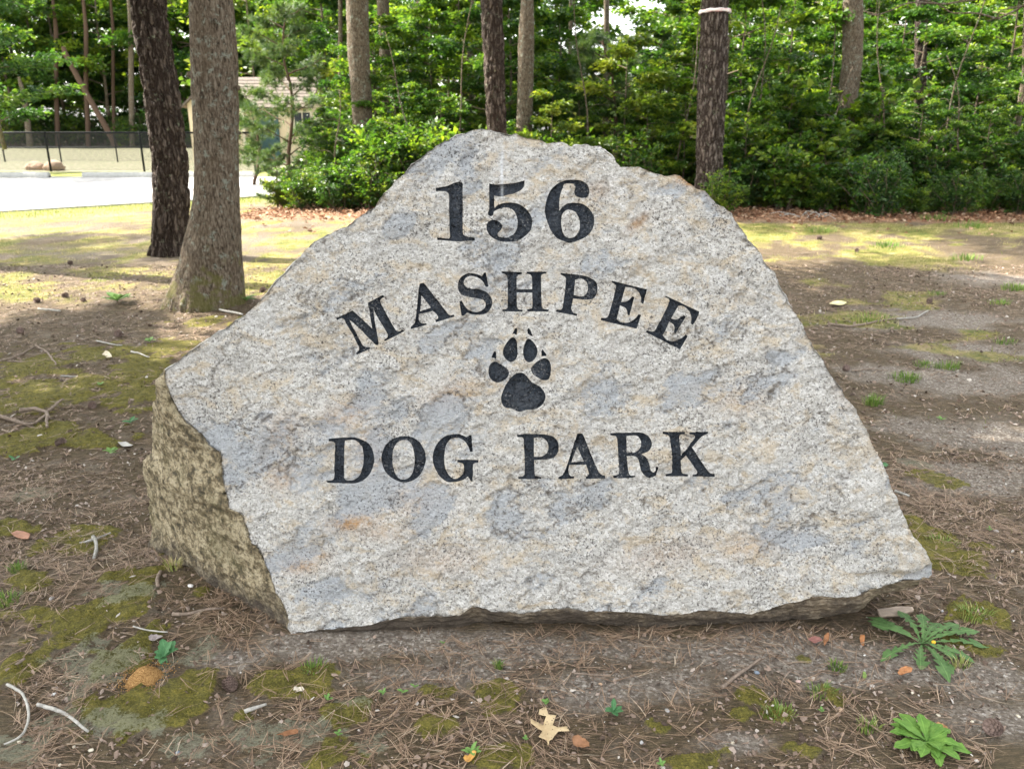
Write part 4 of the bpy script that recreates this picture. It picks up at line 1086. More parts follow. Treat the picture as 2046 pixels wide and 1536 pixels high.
def make_sapling(seed, H, z0, nb, Lmax, nleaf, leaf, mat, r0=0.035, twigs=7, spread=.1, tilt=.5, name='understory_tree', rise=.3):
    rng = np.random.RandomState(seed)
    e = thing(name, (0, 0, 0), 'x', 'tree')
    ln = lambda f: Lmax * (0.55 + 0.9 * math.sin(math.pi * min(1, f * 0.8 + 0.15))) * (1.05 - 0.55 * f)
    paths, T0, T1 = branches(rng, H, z0, nb, ln, rise=rise, twigs=twigs)
    zt = np.linspace(-0.1, H * 0.97, 10); tr = np.c_[np.cumsum(rng.normal(0, .03 * H / 6, 10)) - 0, np.cumsum(rng.normal(0, .03 * H / 6, 10)), zt]; tr[:, :2] -= tr[0, :2]
    for p, L in paths:
        off_ = np.array([np.interp(p[0, 2], zt, tr[:, 0]), np.interp(p[0, 2], zt, tr[:, 1]), 0]); p += off_
    V, f = tube(tr, np.linspace(r0 * 1.5, r0 * 0.3, 10), 8, False)
    link('trunk', mesh_np('trunk', V, f, M_oakd, True), e)
    V, f = wood_geo(paths, T0, T1, r0 * 0.4, rng)
    link('branches', mesh_np('branches', V, f, M_twig, True), e)
    V, F, tn = foliage(rng, T0, T1, nleaf, leaf, spread, tilt)
    link('crown', mesh_np('crown', V, [F], mat, False, {'tint': tn}), e)
    return e
def make_shrub(seed, H, Rr, ns, nleaf, leaf, mat, name='shrub', tilt=.6, fan=0.6, cat='shrub'):
    rng = np.random.RandomState(seed)
    e = thing(name, (0, 0, 0), 'x', cat)
    paths, T0, T1 = [], [], []
    for k in range(ns):
        az = rng.uniform(0, 2 * math.pi); b = np.array([math.cos(az), math.sin(az), 0]) * Rr * 0.25 * rng.uniform(0, 1)
        out = Rr * rng.uniform(.15, 1) ; hh = H * rng.uniform(.65, 1.0) * (1.08 - 0.35 * out / Rr)
        t = np.linspace(0, 1, 6)
        p = b + np.outer(t ** 1.2 * out * 0.85, [math.cos(az), math.sin(az), 0]); p[:, 2] = hh * (1.25 * t - 0.25 * t * t) - 0.05
        p += np.cumsum(rng.normal(0, .035 * H, (6, 3)), 0) * np.array([1, 1, .3])
        paths.append((p, hh))
        for j in range(9):
            u = rng.uniform(.12, 1.0); i = min(4, int(u * 5)); fr = u * 5 - i
            q = p[i] * (1 - fr) + p[i + 1] * fr; a2 = rng.uniform(0, 6.28); tl_ = H * rng.uniform(.12, .28)
            T0.append(q); T1.append(q + np.array([math.cos(a2) * tl_, math.sin(a2) * tl_, tl_ * rng.uniform(-.1, .7)]))
    T0, T1 = np.array(T0), np.array(T1)
    V, f = wood_geo(paths, T0, T1, 0.008 + 0.004 * H, rng)
    link('stems', mesh_np('stems', V, f, M_twig, True), e)
    V, F, tn = foliage(rng, T0, T1, nleaf, leaf, 0.05 * H, tilt)
    V[:, 2] = np.maximum(V[:, 2], 0.01)
    link('foliage', mesh_np('foliage', V, [F], mat, False, {'tint': tn}), e)
    return e
def make_pine(seed, H, z0, nb, Lmax, ntuft, name='young_pine', nl=0.13):
    rng = np.random.RandomState(seed)
    e = thing(name, (0, 0, 0), 'x', 'tree')
    paths, T0, T1 = branches(rng, H, z0, nb, lambda f: Lmax * (1.1 - 0.7 * f), rise=.5, droop=.1, twigs=11, crooked=.1)
    zt = np.linspace(-0.1, H, 12); tr = np.c_[np.cumsum(rng.normal(0, .05, 12)), np.cumsum(rng.normal(0, .05, 12)), zt]; tr[:, :2] -= tr[0, :2]
    for p, L in paths: p += np.array([np.interp(p[0, 2], zt, tr[:, 0]), np.interp(p[0, 2], zt, tr[:, 1]), 0])
    V, f = tube(tr, np.linspace(.05, .012, 12), 8, False); link('trunk', mesh_np('trunk', V, f, M_pined, True), e)
    V, f = wood_geo(paths, T0, T1, .016, rng); link('branches', mesh_np('branches', V, f, M_pined, True), e)
    i = rng.randint(0, len(T0), ntuft); u = rng.uniform(.2, 1.05, ntuft)[:, None]
    C0 = T0[i] * (1 - u) + T1[i] * u + rng.normal(0, .05, (ntuft, 3)); ax = unit(T1 - T0)[i]
    k = 34
    C1 = np.repeat(C0, k, 0); A = np.repeat(ax, k, 0)
    D = unit(A * 0.75 + rng.normal(0, .65, (len(C1), 3)) + np.array([0, 0, .15]))
    S_ = unit(np.cross(D, rng.normal(0, 1, (len(C1), 3)))); L = nl * rng.uniform(.7, 1.15, len(C1))[:, None]
    V = np.stack([C1 - S_ * .0042, C1 + S_ * .0042, C1 + D * L], 1).reshape(-1, 3)
    F = np.arange(len(V)).reshape(-1, 3); tn = np.repeat(np.clip(np.repeat(rng.normal(.5, .22, ntuft), k) + rng.normal(0, .08, len(C1)), 0, 1), 3)
    link('crown', mesh_np('crown', V, [F], M_needle, False, {'tint': tn}), e)
    return e
M_oakd = bark_oak(0.8, 'understory_bark'); M_pined = simple('young_pine_bark', (0.10, 0.065, 0.045), 0.9, 30, 0.3, 0.4, 0.004, 0.15)

# ---- the tall trees with trunks measured one by one
def canopy_geo(seed, R_, Hc, nb, nleaf, leaf):
    rng = np.random.RandomState(seed)
    paths, T0, T1 = branches(rng, Hc, 0.0, nb, lambda f: R_ * (0.75 + 0.5 * math.sin(math.pi * f)) * (1.05 - .35 * f), rise=.35, droop=.2, twigs=9)
    W = wood_geo(paths, T0, T1, .05, rng)
    V, F, tn = foliage(rng, T0, T1, nleaf, leaf, .2, .55)
    return (mesh_np('limbs', W[0], W[1], M_oak, True), mesh_np('crown', V, [F], M_leaf, False, {'tint': tn}))
CAN = [canopy_geo(301, 3.0, 4.2, 20, 12000, .15), canopy_geo(302, 2.7, 3.8, 18, 11000, .14), canopy_geo(303, 3.3, 4.6, 20, 13000, .15)]
def crown_on(e, k, z, sc=1.0, rz=0.0, dx=0.0, dy=0.0):
    for nm, me in zip(('limbs', 'crown'), CAN[k]):
        o = link(nm, me, e); o.location = (dx, dy, z); o.scale = (sc,) * 3; o.rotation_euler = (0, 0, rz)
oak, X, zz, Rr = trunk([(0,420,88),(60,424,94),(140,428,95),(240,433,91),(330,434,89),(404,432,96),(465,427,112),(525,421,130),(570,415,148),(606,409,166)], 7.0, 'oak_tree',
    'large grey-barked oak with flared mossy foot, nearest trunk beside the boulder', M_oak, 'oak', 7.4, 160, 0.022, (2.6, 0.06, 0.16), seed=1)
crown_on(oak, 0, 5.2, 0.95)
pine, *_ = trunk([(0,296,76),(60,302,76),(141,316,75),(220,327,77),(310,339,76),(404,343,75),(485,339,76),(512,337,84)], 9.8, 'pine_tree',
    'dark rough-barked pine leaning left, just behind the grey oak', M_pine, 'pine', 8.6, 150, 0.028, (0.5, 0.05, 0.12), seed=2)
crown_on(pine, 1, 5.6, 1.0, 1.0)
# stubs and knots on the two near trunks
def knot(e, px, py, Y, r, mat):
    p = at_y(px, py, Y); b = np.array(e.location)
    u, v = np.meshgrid(np.linspace(0, 2*math.pi, 12, endpoint=False), np.linspace(0, math.pi, 7))
    V = np.c_[(np.sin(v)*np.cos(u)).ravel(), (np.sin(v)*np.sin(u)).ravel()*0.8, np.cos(v).ravel()] * r
    V *= (1 + .25 * fbm(V / r * 1.5, 2, int(px)))[:, None]
    o = link('knot', mesh_np('knot', V + p - b, grid_faces(7, 12, True)[:, ::-1], mat, True), e)
for px, py, r in ((475, 176, .022), (438, 270, .03), (430, 42, .02), (478, 266, .016), (380, 150, .03)):
    knot(oak, px, py, 6.83 if 400 < px < 460 else 6.95, r, M_oak)
knot(pine, 306, 178, 9.68, .03, M_pine)
def T_(pxs, Y, name, label, mat, kind, k, cz, sc=1.0, seg=40, seed=0, flare=(1, .1, .2), rz=0.):
    e, *_ = trunk(pxs, Y, name, label, mat, kind, cz + 3.0 * sc, seg, 0.05, flare, seed=seed)
    if k is not None: crown_on(e, k, cz, sc, rz)
    return e
T_([(0,714,48),(100,716,47),(200,723,44),(270,725,42),(330,725,44)], 17.4, 'oak_tree', 'straight light-brown oak trunk rising from the bushes left of the numeral 1', M_oak, 'oak', 0, 8.6, .9, 48, 3, rz=2)
T_([(0,765,26),(150,771,25),(260,775,24)], 22, 'oak_tree', 'slim brown trunk just right of the straight light-brown oak', M_oakd, 'oak', 1, 4.8, 1.0, 28, 4, rz=1)
T_([(0,982,50),(100,987,48),(200,990,45),(260,992,44),(300,992,46)], 15.6, 'pine_tree', 'reddish dark pine trunk behind the peak of the boulder', M_pine, 'pine', 2, 9.6, .9, 56, 5, rz=3)
T_([(0,1054,26),(60,1052,33),(100,1051,35),(200,1049,33),(260,1047,34)], 17.2, 'oak_tree', 'pale oak trunk immediately right of the reddish pine behind the boulder peak', M_oak, 'oak', None, 4.2, 1.1, 40, 6, rz=4)
T_([(0,941,14),(120,940,15),(260,943,15)], 24, 'oak_tree', 'thin mottled grey trunk left of the reddish pine, deep in the leaves', M_oak, 'oak', 0, 5.0, .9, 20, 7, rz=5)
T_([(0,1141,8),(130,1139,9),(260,1140,10)], 25, 'oak_tree', 'very thin trunk seen below the gap of bright sky', M_oakd, 'oak', None, 4.0, .8, 14, 8)
T_([(0,1212,12),(130,1212,13),(260,1210,14)], 26, 'oak_tree', 'thin grey trunk just right of the gap of bright sky', M_oakd, 'oak', None, 4.2, .8, 16, 9)
T_([(0,680,9),(130,680,10),(260,682,11)], 25, 'oak_tree', 'thin grey trunk above the roof corner of the shed', M_oakd, 'oak', 1, 5.2, .8, 16, 10)
rp = T_([(0,1428,58),(100,1426,61),(200,1421,62),(300,1418,60),(380,1416,61),(400,1415,63)], 15.0, 'pine_tree', 'grey-brown pine trunk with a pink and white ribbon tied round it', M_pineg, 'pine', 0, 9.6, .9, 60, 11, rz=.5)
T_([(0,1704,40),(60,1704,43),(120,1703,42),(200,1694,40),(250,1690,36)], 17.2, 'oak_tree', 'light-barked oak trunk right of the ribboned pine, sunlit down its left side', M_oak, 'oak', 2, 9.0, .9, 44, 12, rz=1.5)
T_([(0,1841,26),(120,1839,26),(200,1838,26)], 19.5, 'pine_tree', 'shaded pine trunk at the far right, half hidden by dark leaves', M_pine, 'pine', None, 4.5, 1.0, 30, 13, rz=.2)
T_([(0,2052,14),(150,2050,15)], 17.5, 'oak_tree', 'thin trunk cut by the right edge of the photo', M_oakd, 'oak', None, 4.2, 1., 18, 14)
# far trunks behind the park fence
for px0, px1, w, Y, lb, m_, ln_ in ((52, 58, 11, 61, 'pale slim trunk at the far left behind the fence, bare and sunlit', M_oak, 0), (129, 212, 12, 60.5, 'slanting grey trunk behind the fence, leaning strongly left', M_pined, 1), (262, 264, 11, 62, 'straight grey trunk behind the fence beside the leaning pine', M_oak, 0),
                                    (112, 115, 9, 63, 'dim upright trunk behind the fence, left of the slanting one', M_pined, 0), (172, 176, 9, 62.5, 'dim dark trunk behind the fence under the slanting one', M_pined, 0), (226, 228, 7, 64, 'thinnest dim trunk behind the fence between the slanting and the straight one', M_pined, 0)):
    if ln_: T = [(105, px0, w), (180, (px0 + px1) / 2 - 2, w), (255, px1, w + 1), (290, px1 + 18, w + 1)]
    elif px0 == 52: T = [(165, 40, 8), (185, 47, 10), (255, 56, 12), (290, 60, 13)]
    else: T = [(60, px0, w), (180, px0, w), (255, px1, w + 1), (285, px1, w + 1)]
    zt = at_y(T[0][1], T[0][0], Y)[2] + (0.5 if ln_ or px0 == 52 else 3)
    trunk(T, Y, 'pine_tree' if m_ is M_pined else 'oak_tree', lb, m_, 'oak', zt, 14, .15)
# ---- ribbon
rib = at_y(1428, 25, 15.0); fw = 15 * CP + (CAM_H - rib[2]) * SP
rr = 60 / 2 / FPX * fw * 1.06
th = np.linspace(0, 2*math.pi, 48, endpoint=False)
def rib_row(z, r, k): return np.stack([rib[0] + np.cos(th) * r, 15 + np.sin(th) * r, rib[2] + z + 0.012 * np.cos(th + 1) + .004 * np.sin(9 * th + k)], -1)
V = np.concatenate([rib_row(-.026, rr - .004, 0), rib_row(-.02, rr, 0), rib_row(.0, rr + .004, 1), rib_row(.02, rr, 2), rib_row(.026, rr - .004, 2)])
M_rib = NT('ribbon'); pz = M_rib.n('ShaderNodeSeparateXYZ'); M_rib.l(M_rib.pos(), pz.inputs[0])
rc = M_rib.ramp(M_rib.noise(M_rib.mapp(M_rib.pos(), (1, 1, 8)), 9, 3, 0.6), [(0.45, (0.72, 0.70, 0.68)), (0.6, (0.62, 0.36, 0.34))])
o = link('ribbon', mesh_np('ribbon', V, grid_faces(5, 48, True), M_rib.done(M_rib.bsdf(rc, 0.5)), True)); tag(o, 'pink and white ribbon tied round the grey-brown pine trunk', 'ribbon')
# dead limbs reaching in at the top right and left
def limb(pts, Y, r0, owner, mat):
    P = np.array([at_y(a, b, Y + dy) for a, b, dy in pts]); n = 26
    t = np.linspace(0, len(P) - 1, n); Q_ = np.stack([np.interp(t, np.arange(len(P)), P[:, k]) for k in range(3)], -1)
    Q_ += fbm(Q_ * 3, 2, 77)[:, None] * .03
    V, f = tube(Q_, np.linspace(r0, r0 * .3, n), 7)
    link('bare_limb', mesh_np('bare_limb', V - np.array(owner.location), f, mat, True), owner)
tR = T_([(0,2120,40),(200,2118,42)], 13.6, 'oak_tree', 'oak standing beyond the right edge of the photo, its bare grey limbs reaching in', M_oak, 'oak', None, 5., 1., 24, 15)
limb([(2120, -20, 0), (2046, 12, 0), (2030, 20, .1), (1990, 40, .1), (1960, 30, .1), (1930, 26, .1), (1900, 26, .2), (1870, 8, .3), (1840, 0, .4)], 13.6, .022, tR, M_oak)
limb([(2046, 12, 0), (2000, 20, 0), (1990, 38, 0), (2028, 44, 0)], 13.55, .012, tR, M_oak)
limb([(2100, -12, 0), (1935, 2, 0), (1890, 8, 0), (1810, 6, 0), (1760, 30, 0), (1735, 32, 0), (1715, 2, 0)], 13.7, .018, tR, M_oak)

# ---- shading trees outside the frame to the left, whose crowns shade the boulder
for i, (x, y, k, z, sc) in enumerate(((-5.4, 3.2, 0, 4.6, 1.05), (-5.9, 6.3, 1, 5.0, 1.05), (-8.6, 4.6, 2, 5.2, 1.0), (-7.2, 0.6, 0, 4.8, 1.0), (-9.4, 6.6, 1, 6.0, .9), (-6.6, 9.2, 2, 6.6, .62), (-12.2, 12.4, 0, 6.4, .5))):
    e = thing('oak_tree', (x, y, 0), 'oak standing beyond the left edge of the photo, its crown shading the boulder', 'tree', 'oaks left of the frame')
    zz_ = np.arange(-.1, z + 2.6, .12); V, f = tube(np.c_[.1 * np.sin(zz_ * .7), .08 * np.cos(zz_), zz_], np.linspace(.2, .07, len(zz_)), 16)
    link('trunk', mesh_np('trunk', V, f, M_oak, True), e)
    crown_on(e, k, z, sc, i * 1.3)
# ------------------------------------------------------------------ understory, shrubs, far woods
SAP = [make_sapling(401, 5.0, .9, 17, 1.35, 6500, .115, M_leaf), make_sapling(402, 4.2, .5, 16, 1.25, 6500, .105, M_leafd), make_sapling(403, 5.6, 1.2, 18, 1.5, 7500, .12, M_leaf, tilt=.4)]
YEL = make_sapling(404, 3.4, .4, 12, 1.0, 3600, .115, M_leafy, r0=.02)
SHR = [make_shrub(411, 1.5, .9, 16, 2700, .09, M_leaf), make_shrub(412, 1.3, .8, 15, 2900, .08, M_leafd), make_shrub(413, 1.7, .8, 13, 2300, .12, M_leaf, tilt=.45), make_shrub(414, 1.2, .75, 14, 4200, .075, M_leafy)]
PIN = [make_pine(421, 3.6, .5, 22, 1.1, 1050), make_pine(422, 2.6, .25, 18, .95, 1000)]
rng = np.random.RandomState(77)
used_src = set()
def put(src, x, y, s, label, group=None, rz=None, z=None):
    z = zg(x, y) if z is None else z
    rz = rng.uniform(0, 6.28) if rz is None else rz
    if id(src) not in used_src:
        used_src.add(id(src)); src.location = (x, y, z); src.rotation_euler = (0, 0, rz); src.scale = (s,) * 3
        src['label'] = label
        if group: src['group'] = group
        return src
    c = copy_thing(src, (x, y, z), rz, s, label, group)
    if not group and 'group' in c: del c['group']
    return c
# young pines by the shed
def atg(px, y): return at_y(px, 300, y)[0]
p = put(PIN[0], atg(575, 17.4), 17.4, 1.02, 'taller young pine with long bright needles, in front of the shed', rz=1.0)
p = put(PIN[1], atg(500, 21.5), 21.5, .92, 'small young pine left of the taller one, in front of the cream gable')
put(PIN[1], atg(545, 15.9), 15.9, .42, 'smallest pine seedling at the left end of the bushes by the paving')
put(PIN[1], atg(1200, 18.5), 18.5, 1.25, 'young pine among the leaves right of the boulder peak')
put(PIN[0], atg(1300, 24), 24, 1.1, 'young pine deep in the woods left of the ribboned trunk')
# edge shrubs, left cluster
LC = 'shrubs clustered left of the boulder beside the paving'
for px, y, s, k in ((556,15.8,.48,3),(596,15.4,.55,0),(634,15.9,.62,3),(668,15.2,.70,1),(700,15.7,.8,1),(738,15.1,.78,0),(640,17,.75,1),(690,17.4,1.0,0),(745,16.8,1.15,1),(600,17.9,.62,0),(770,15.6,.9,2),(800,16.2,1.15,1),(720,18.4,1.35,0)):
    put(SHR[k], atg(px, y), y, s, {0: 'green leafy shrub in the cluster left of the boulder', 1: 'dark green small-leaved shrub in the cluster left of the boulder', 2: 'large-leaved shrub against the left shoulder of the boulder', 3: 'yellow-green shrub at the front of the cluster left of the boulder'}[k], LC + (' ' + {0: '(green)', 1: '(dark green)', 2: '(large-leaved)', 3: '(yellow-green)'}[k]))
# behind the boulder
for i in range(15):
    px = 830 + i * 42 + rng.uniform(-12, 12); y = rng.uniform(15.6, 18.5); k = (0, 1, 2, 1, 0)[i % 5]
    put(SHR[k], atg(px, y), y, rng.uniform(.8, 1.1), ('green', 'dark green', 'large-leaved')[k] + ' shrub whose top shows just above the crest of the boulder', 'shrubs behind the boulder crest (' + ('green', 'dark green', 'large-leaved')[k] + ')')
# right-hand edge of the woods
for row, (ya, yb, n, sa, sb) in enumerate(((13.9, 15.6, 24, .28, .85), (15.5, 17.0, 17, .55, 1.25), (16.8, 18.6, 15, .8, 1.55))):
    for i in range(n):
        px = 1445 + (2150 - 1445) * (i + rng.uniform(-.3, .3)) / (n - 1); y = rng.uniform(ya, yb)
        if rng.rand() < (.30, .18, .05)[row]: continue
        k = (0, 2, 1, 0, 1, 2)[(i + row) % 6]
        if row == 0 and 1500 < px < 1640: k = 3 if i % 2 else 2
        if px > 1750 and k != 1 and rng.rand() < .6: k = 1
        nm = ('green', 'dark green', 'large-leaved', 'yellow-green')[k]
        rn = ('front', 'middle', 'back')[row]
        put(SHR[k], atg(px, y), y, rng.uniform(sa, sb), nm + ' shrub in the ' + rn + ' row along the woods edge right of the boulder', 'woods edge shrubs, ' + rn + ' row (' + nm + ')')
for i, (px, y, s, k) in enumerate(((1490,15.6,.34,0),(1575,16.2,.42,2),(1660,15.8,.36,1),(1745,16.4,.45,0),(1830,15.7,.38,2),(1900,16.3,.44,1),(1975,15.8,.4,0),(2040,16.5,.5,2),(1370,16.4,.42,0),(1290,16.8,.4,2),(650,17.6,.36,0),(790,17.4,.45,2),(880,17.2,.42,0),(1180,17.4,.4,1))):
    put(SAP[k], atg(px, y), y, s, ('bushy', 'dark-leaved', 'slender')[k] + ' young sapling pushing up through the shrubs at the woods edge', 'young saplings among the edge shrubs (' + ('bushy', 'dark', 'slender')[k] + ')')
# lone thin stems standing in the brush
for i, (px, y, lean, h) in enumerate(((1472,16.0,.15,3.6),(1530,16.8,-.1,4.2),(1596,15.9,.35,2.6),(1630,17.2,.05,4.4),(1768,16.4,-.12,4.0),(1802,15.6,.5,1.9),(1880,16.9,.08,4.3),(1948,16.0,-.3,2.8),(2006,17.0,.1,4.2),(1352,16.5,.1,4.0),(1180,16.8,-.1,4.0),(902,17.0,.12,4.2),(842,16.4,-.2,3.2),(664,15.8,.1,2.2))):
    t_ = np.linspace(0, 1, 12); P = np.c_[lean * h * t_ ** 1.3, .1 * np.sin(t_ * 5 + i), h * t_ - .05]; P[:, 0] += .05 * np.sin(t_ * 9 + i)
    V, F = tube(P, np.linspace(.022, .007, 12), 7); x = atg(px, y)
    e = thing('bare_sapling', (x, y, zg(x, y)), 'thin bare grey stem standing up out of the brush', 'sapling', 'bare stems in the brush')
    link('stem', mesh_np('stem', V, F, M_oak, True), e)
    for j in range(5):
        a = i + j * 2.4; b = P[4 + j]; q_ = np.linspace(0, 1, 6)[:, None]; B = b + q_ * np.array([math.cos(a), .6 * math.sin(a), .5]) * (.5 - .05 * j) ; B[:, 2] += .05 * np.sin(q_[:, 0] * 6)
        V, F = tube(B, np.linspace(.007, .002, 6), 5); link('branch', mesh_np('branch', V, F, M_oak, True), e)
# saplings: second layer
for i in range(34):
    px = 640 + (2180 - 640) * (i + rng.uniform(-.4, .4)) / 33; y = rng.uniform(17.5, 24); k = i % 3
    gap = 1120 < px < 1330
    s = rng.uniform(.75, 1.05) * (.55 if gap else 1)
    if px < 800: y = max(y, 20); s *= .8; px = max(px, 760)
    put(SAP[k], atg(px, y), y, s, ('bushy oak sapling', 'dark-leaved sapling', 'tall oak sapling')[k] + ' in the second layer of the woods', 'second layer saplings (' + ('bushy', 'dark-leaved', 'tall')[k] + ')')
for px, y, s in ((1245, 17.2, .95), (735, 22.5, 1.0), (1330, 19, .9), (1120, 21, .8), (870, 23, 1.2), (1585, 16.4, .55), (1100, 16.5, .62)):
    put(YEL, atg(px, y), y, s, 'sunlit yellow-green sapling standing among darker ones', 'yellow-green saplings in the woods')
# taller third layer
for i in range(44):
    px = 655 + (2250 - 655) * (i + rng.uniform(-.4, .4)) / 43; y = rng.uniform(25, 38); k = (i * 7) % 3
    if px < 860: y = rng.uniform(44, 50)
    gap = 1130 < px < 1310
    s = rng.uniform(1.25, 1.7) * (y / 30) ** .6
    if gap: s *= .50
    put(SAP[k], atg(px, y), y, s, 'tree ' + ('with bushy crown', 'with dark crown', 'with high crown')[k] + ' in the depth of the woods', 'trees in the depth of the woods (' + ('bushy', 'dark', 'high')[k] + ')')
# trees behind the dog park
for i in range(34):
    px = -60 + 790 * (i % 17 + rng.uniform(-.4, .4)) / 16; y = (66 if i < 17 else 76) + rng.uniform(-2.5, 4); k = (i * 5) % 3
    s = rng.uniform(2.6, 3.5)
    put(SAP[k], atg(px, y), y, s, 'tree ' + ('with bushy crown', 'with dark crown', 'with high crown')[k] + ' in the woods beyond the dog park fence', 'trees beyond the dog park (' + ('bushy', 'dark', 'high')[k] + ')')
for i in range(22):
    px = -60 + 760 * (i + rng.uniform(-.4, .4)) / 21; y = rng.uniform(61.5, 66)
    put(SHR[1 if i % 3 else 0], atg(px, y), y, rng.uniform(1.5, 2.6), ('dark green' if i % 3 else 'green') + ' undergrowth shrub at the foot of the woods beyond the dog park', 'undergrowth beyond the dog park (' + ('dark green' if i % 3 else 'green') + ')')
# darker tree hanging in at the upper left, bright leaves beside the pine
put(SAP[1], atg(10, 27), 27, 1.35, 'dark overhanging tree at the upper left corner of the photo', z=.9)
put(SAP[1], atg(-60, 25), 25, 1.5, 'dark broad tree cut by the left edge of the photo', z=.6)
put(YEL, atg(520, 42), 42, 2.6, 'yellow-green tree rising right above the shed roof')
put(SAP[2], atg(660, 46), 46, 2.0, 'tall leafy tree rising right behind the shed')
# far woods as one mass
rg = np.random.RandomState(5)
n = 70000
a = rg.uniform(-1.05, 1.05, n); d = rg.uniform(88, 104, n)
x = np.tan(a * .75) * d; y = d
hh = 20 + 4 * fbm(np.c_[x * .12, x * 0, x * 0], 3, 9)
gapm = np.abs(x / y - .125) < .05
hh = np.where(gapm, 6.0 + 2.5 * fbm(np.c_[x * .5, x * 0, x * 0], 2, 19), hh)
z = rg.uniform(0, 1, n) ** .8 * hh
cl = fbm(np.c_[x, y, z] * .35, 3, 15)
keep = cl > -.25
P = np.c_[x, y, z][keep]; m = len(P)
Ls = rg.uniform(.35, .8, m)
V, F, tn = leaves_geo(P, rg.normal(0, 1, (m, 3)), np.array([0, -.4, 1.]) + rg.normal(0, .6, (m, 3)), Ls, Ls * .38, np.clip(.4 + .5 * cl[keep] + rg.normal(0, .12, m), 0, 1))
o = link('far_woods', mesh_np('far_woods', V, [F], M_leafd, False, {'tint': tn})); tag(o, 'dense far woods closing the view', 'woods', kind='stuff')
o['category'] = 'woods'
# ------------------------------------------------------------------ what lies and grows on the ground
FOOT = np.array([(-.68, 2.10), (1.12, 2.17), (1.25, 2.5), (1.0, 3.05), (-.9, 3.1), (-1.34, 2.68)])
def tint_mat(nm, stops, rough=0.85, spec=0.2, trans=0.0):
    t = NT(nm); c = t.ramp(t.attr('tint'), stops)
    sh = t.bsdf(c, rough, None, spec)
    if trans:
        tr = t.n('ShaderNodeBsdfTranslucent'); t.l(c, tr.inputs[0]); mx = t.n('ShaderNodeMixShader'); mx.inputs[0].default_value = trans
        t.l(sh, mx.inputs[1]); t.l(tr.outputs[0], mx.inputs[2]); sh = mx.outputs[0]
    return t.done(sh)
rg = np.random.RandomState(21)
def scatter(n, y0, y1, dens, seed, xw=.75):
    """points on the ground between two distances, kept by a density of the cover masks"""
    r = np.random.RandomState(seed); y = np.sqrt(r.uniform(y0**2, y1**2, n)); x = r.uniform(-1, 1, n) * y * xw
    k = ~pip(np.c_[x, y], FOOT) & (road_d(x, y) < -0.05)
    x, y = x[k], y[k]; m = masks(x, y)
    k = r.uniform(0, 1, len(x)) < dens(m, x, y)
    x, y = x[k], y[k]; m = {a: b[k] for a, b in m.items()}
    return x, y, gz_of(x, y) + 0.010 * m['moss'] * sstep(12, 6, y), m
# pine needles in bundles of three
def needles(n, y0, y1, w, seed, lift):
    x, y, z, m = scatter(n, y0, y1, lambda m, x, y: np.clip((0.30 + 0.9 * sstep(-.1, .35, fbm(np.c_[x*2.3, y*2.3, x*0], 3, 300))) * (1 - .62 * m['sand']) * (1 - .75 * m['moss']) * (1 - .6 * m['grass']), 0, 1), seed)
    r = np.random.RandomState(seed + 1); k = len(x); a = r.uniform(0, 6.283, k); Vs, Ts = [], []
    for j in range(3):
        aa = a + r.normal(0, .16, k); L = r.uniform(.05, .115, k); bend = r.normal(0, .25, k); tn = np.clip(r.normal(.5, .2, k), 0, 1)
        pts = []
        for s_ in (0, .5, 1):
            ang = aa + bend * s_; pts.append(np.stack([x + np.cos(ang) * L * s_, y + np.sin(ang) * L * s_, z + lift + .004 + r.uniform(0, .009, k)], -1))
        side = np.stack([-np.sin(aa), np.cos(aa), 0 * aa], -1) * w / 2
        V = np.stack([pts[0] - side, pts[0] + side, pts[1] - side, pts[1] + side, pts[2]], 1).reshape(-1, 3)
        Vs.append(V); Ts.append(np.repeat(tn, 5))
    V = np.concatenate(Vs); i = np.arange(len(V) // 5)[:, None] * 5
    return V, [i + np.array([[0, 1, 3, 2]]), i + np.array([[2, 3, 4]])], np.concatenate(Ts)
M_ndl = tint_mat('fallen_needle', [(0.1, (0.09, 0.062, 0.045)), (0.4, (0.20, 0.13, 0.085)), (0.7, (0.36, 0.25, 0.165)), (1.0, (0.50, 0.41, 0.30))], 0.6, 0.3)
pa = needles(13500, 1.3, 3.4, .0014, 30, 0); pb = needles(19000, 3.4, 9, .0022, 33, 0)
V, F = join_geo([(pa[0], pa[1]), (pb[0], pb[1])])
tag(link('pine_needles', mesh_np('pine_needles', V, F, M_ndl, False, {'tint': np.concatenate([pa[2], pb[2]])})), 'brown fallen pine needles strewn over the ground', 'pine needles', kind='stuff')
# bark crumbs, leaf scraps, grit
def flakes(n, y0, y1, s0, s1, dens, seed, tilt=.5):
    x, y, z, m = scatter(n, y0, y1, dens, seed); r = np.random.RandomState(seed + 1); k = len(x)
    s_ = s0 + (s1 - s0) * r.uniform(0, 1, k) ** 2.2; a = r.uniform(0, 6.283, k); e = r.uniform(.35, 1, k)
    N = unit(np.array([0, 0, 1.]) + r.normal(0, tilt, (k, 3))); A = unit(np.cross(N, np.stack([np.cos(a), np.sin(a), 0 * a], -1))); B = np.cross(N, A)
    C_ = np.stack([x, y, z + s_ * .28], -1); P = []
    for j in range(5):
        th = j / 5 * 6.283 + r.normal(0, .3, k); rr_ = s_ * r.uniform(.6, 1.1, k)
        P.append(C_ + A * (np.cos(th) * rr_)[:, None] + B * (np.sin(th) * rr_ * e)[:, None])
    P.append(C_ + N * (s_ * .25)[:, None])
    V = np.stack(P, 1).reshape(-1, 3); i = np.arange(k)[:, None] * 6
    F = np.concatenate([i + np.array([[j, (j + 1) % 5, 5]]) for j in range(5)])
    return V, F, np.repeat(np.clip(r.normal(.45, .25, k), 0, 1), 6)
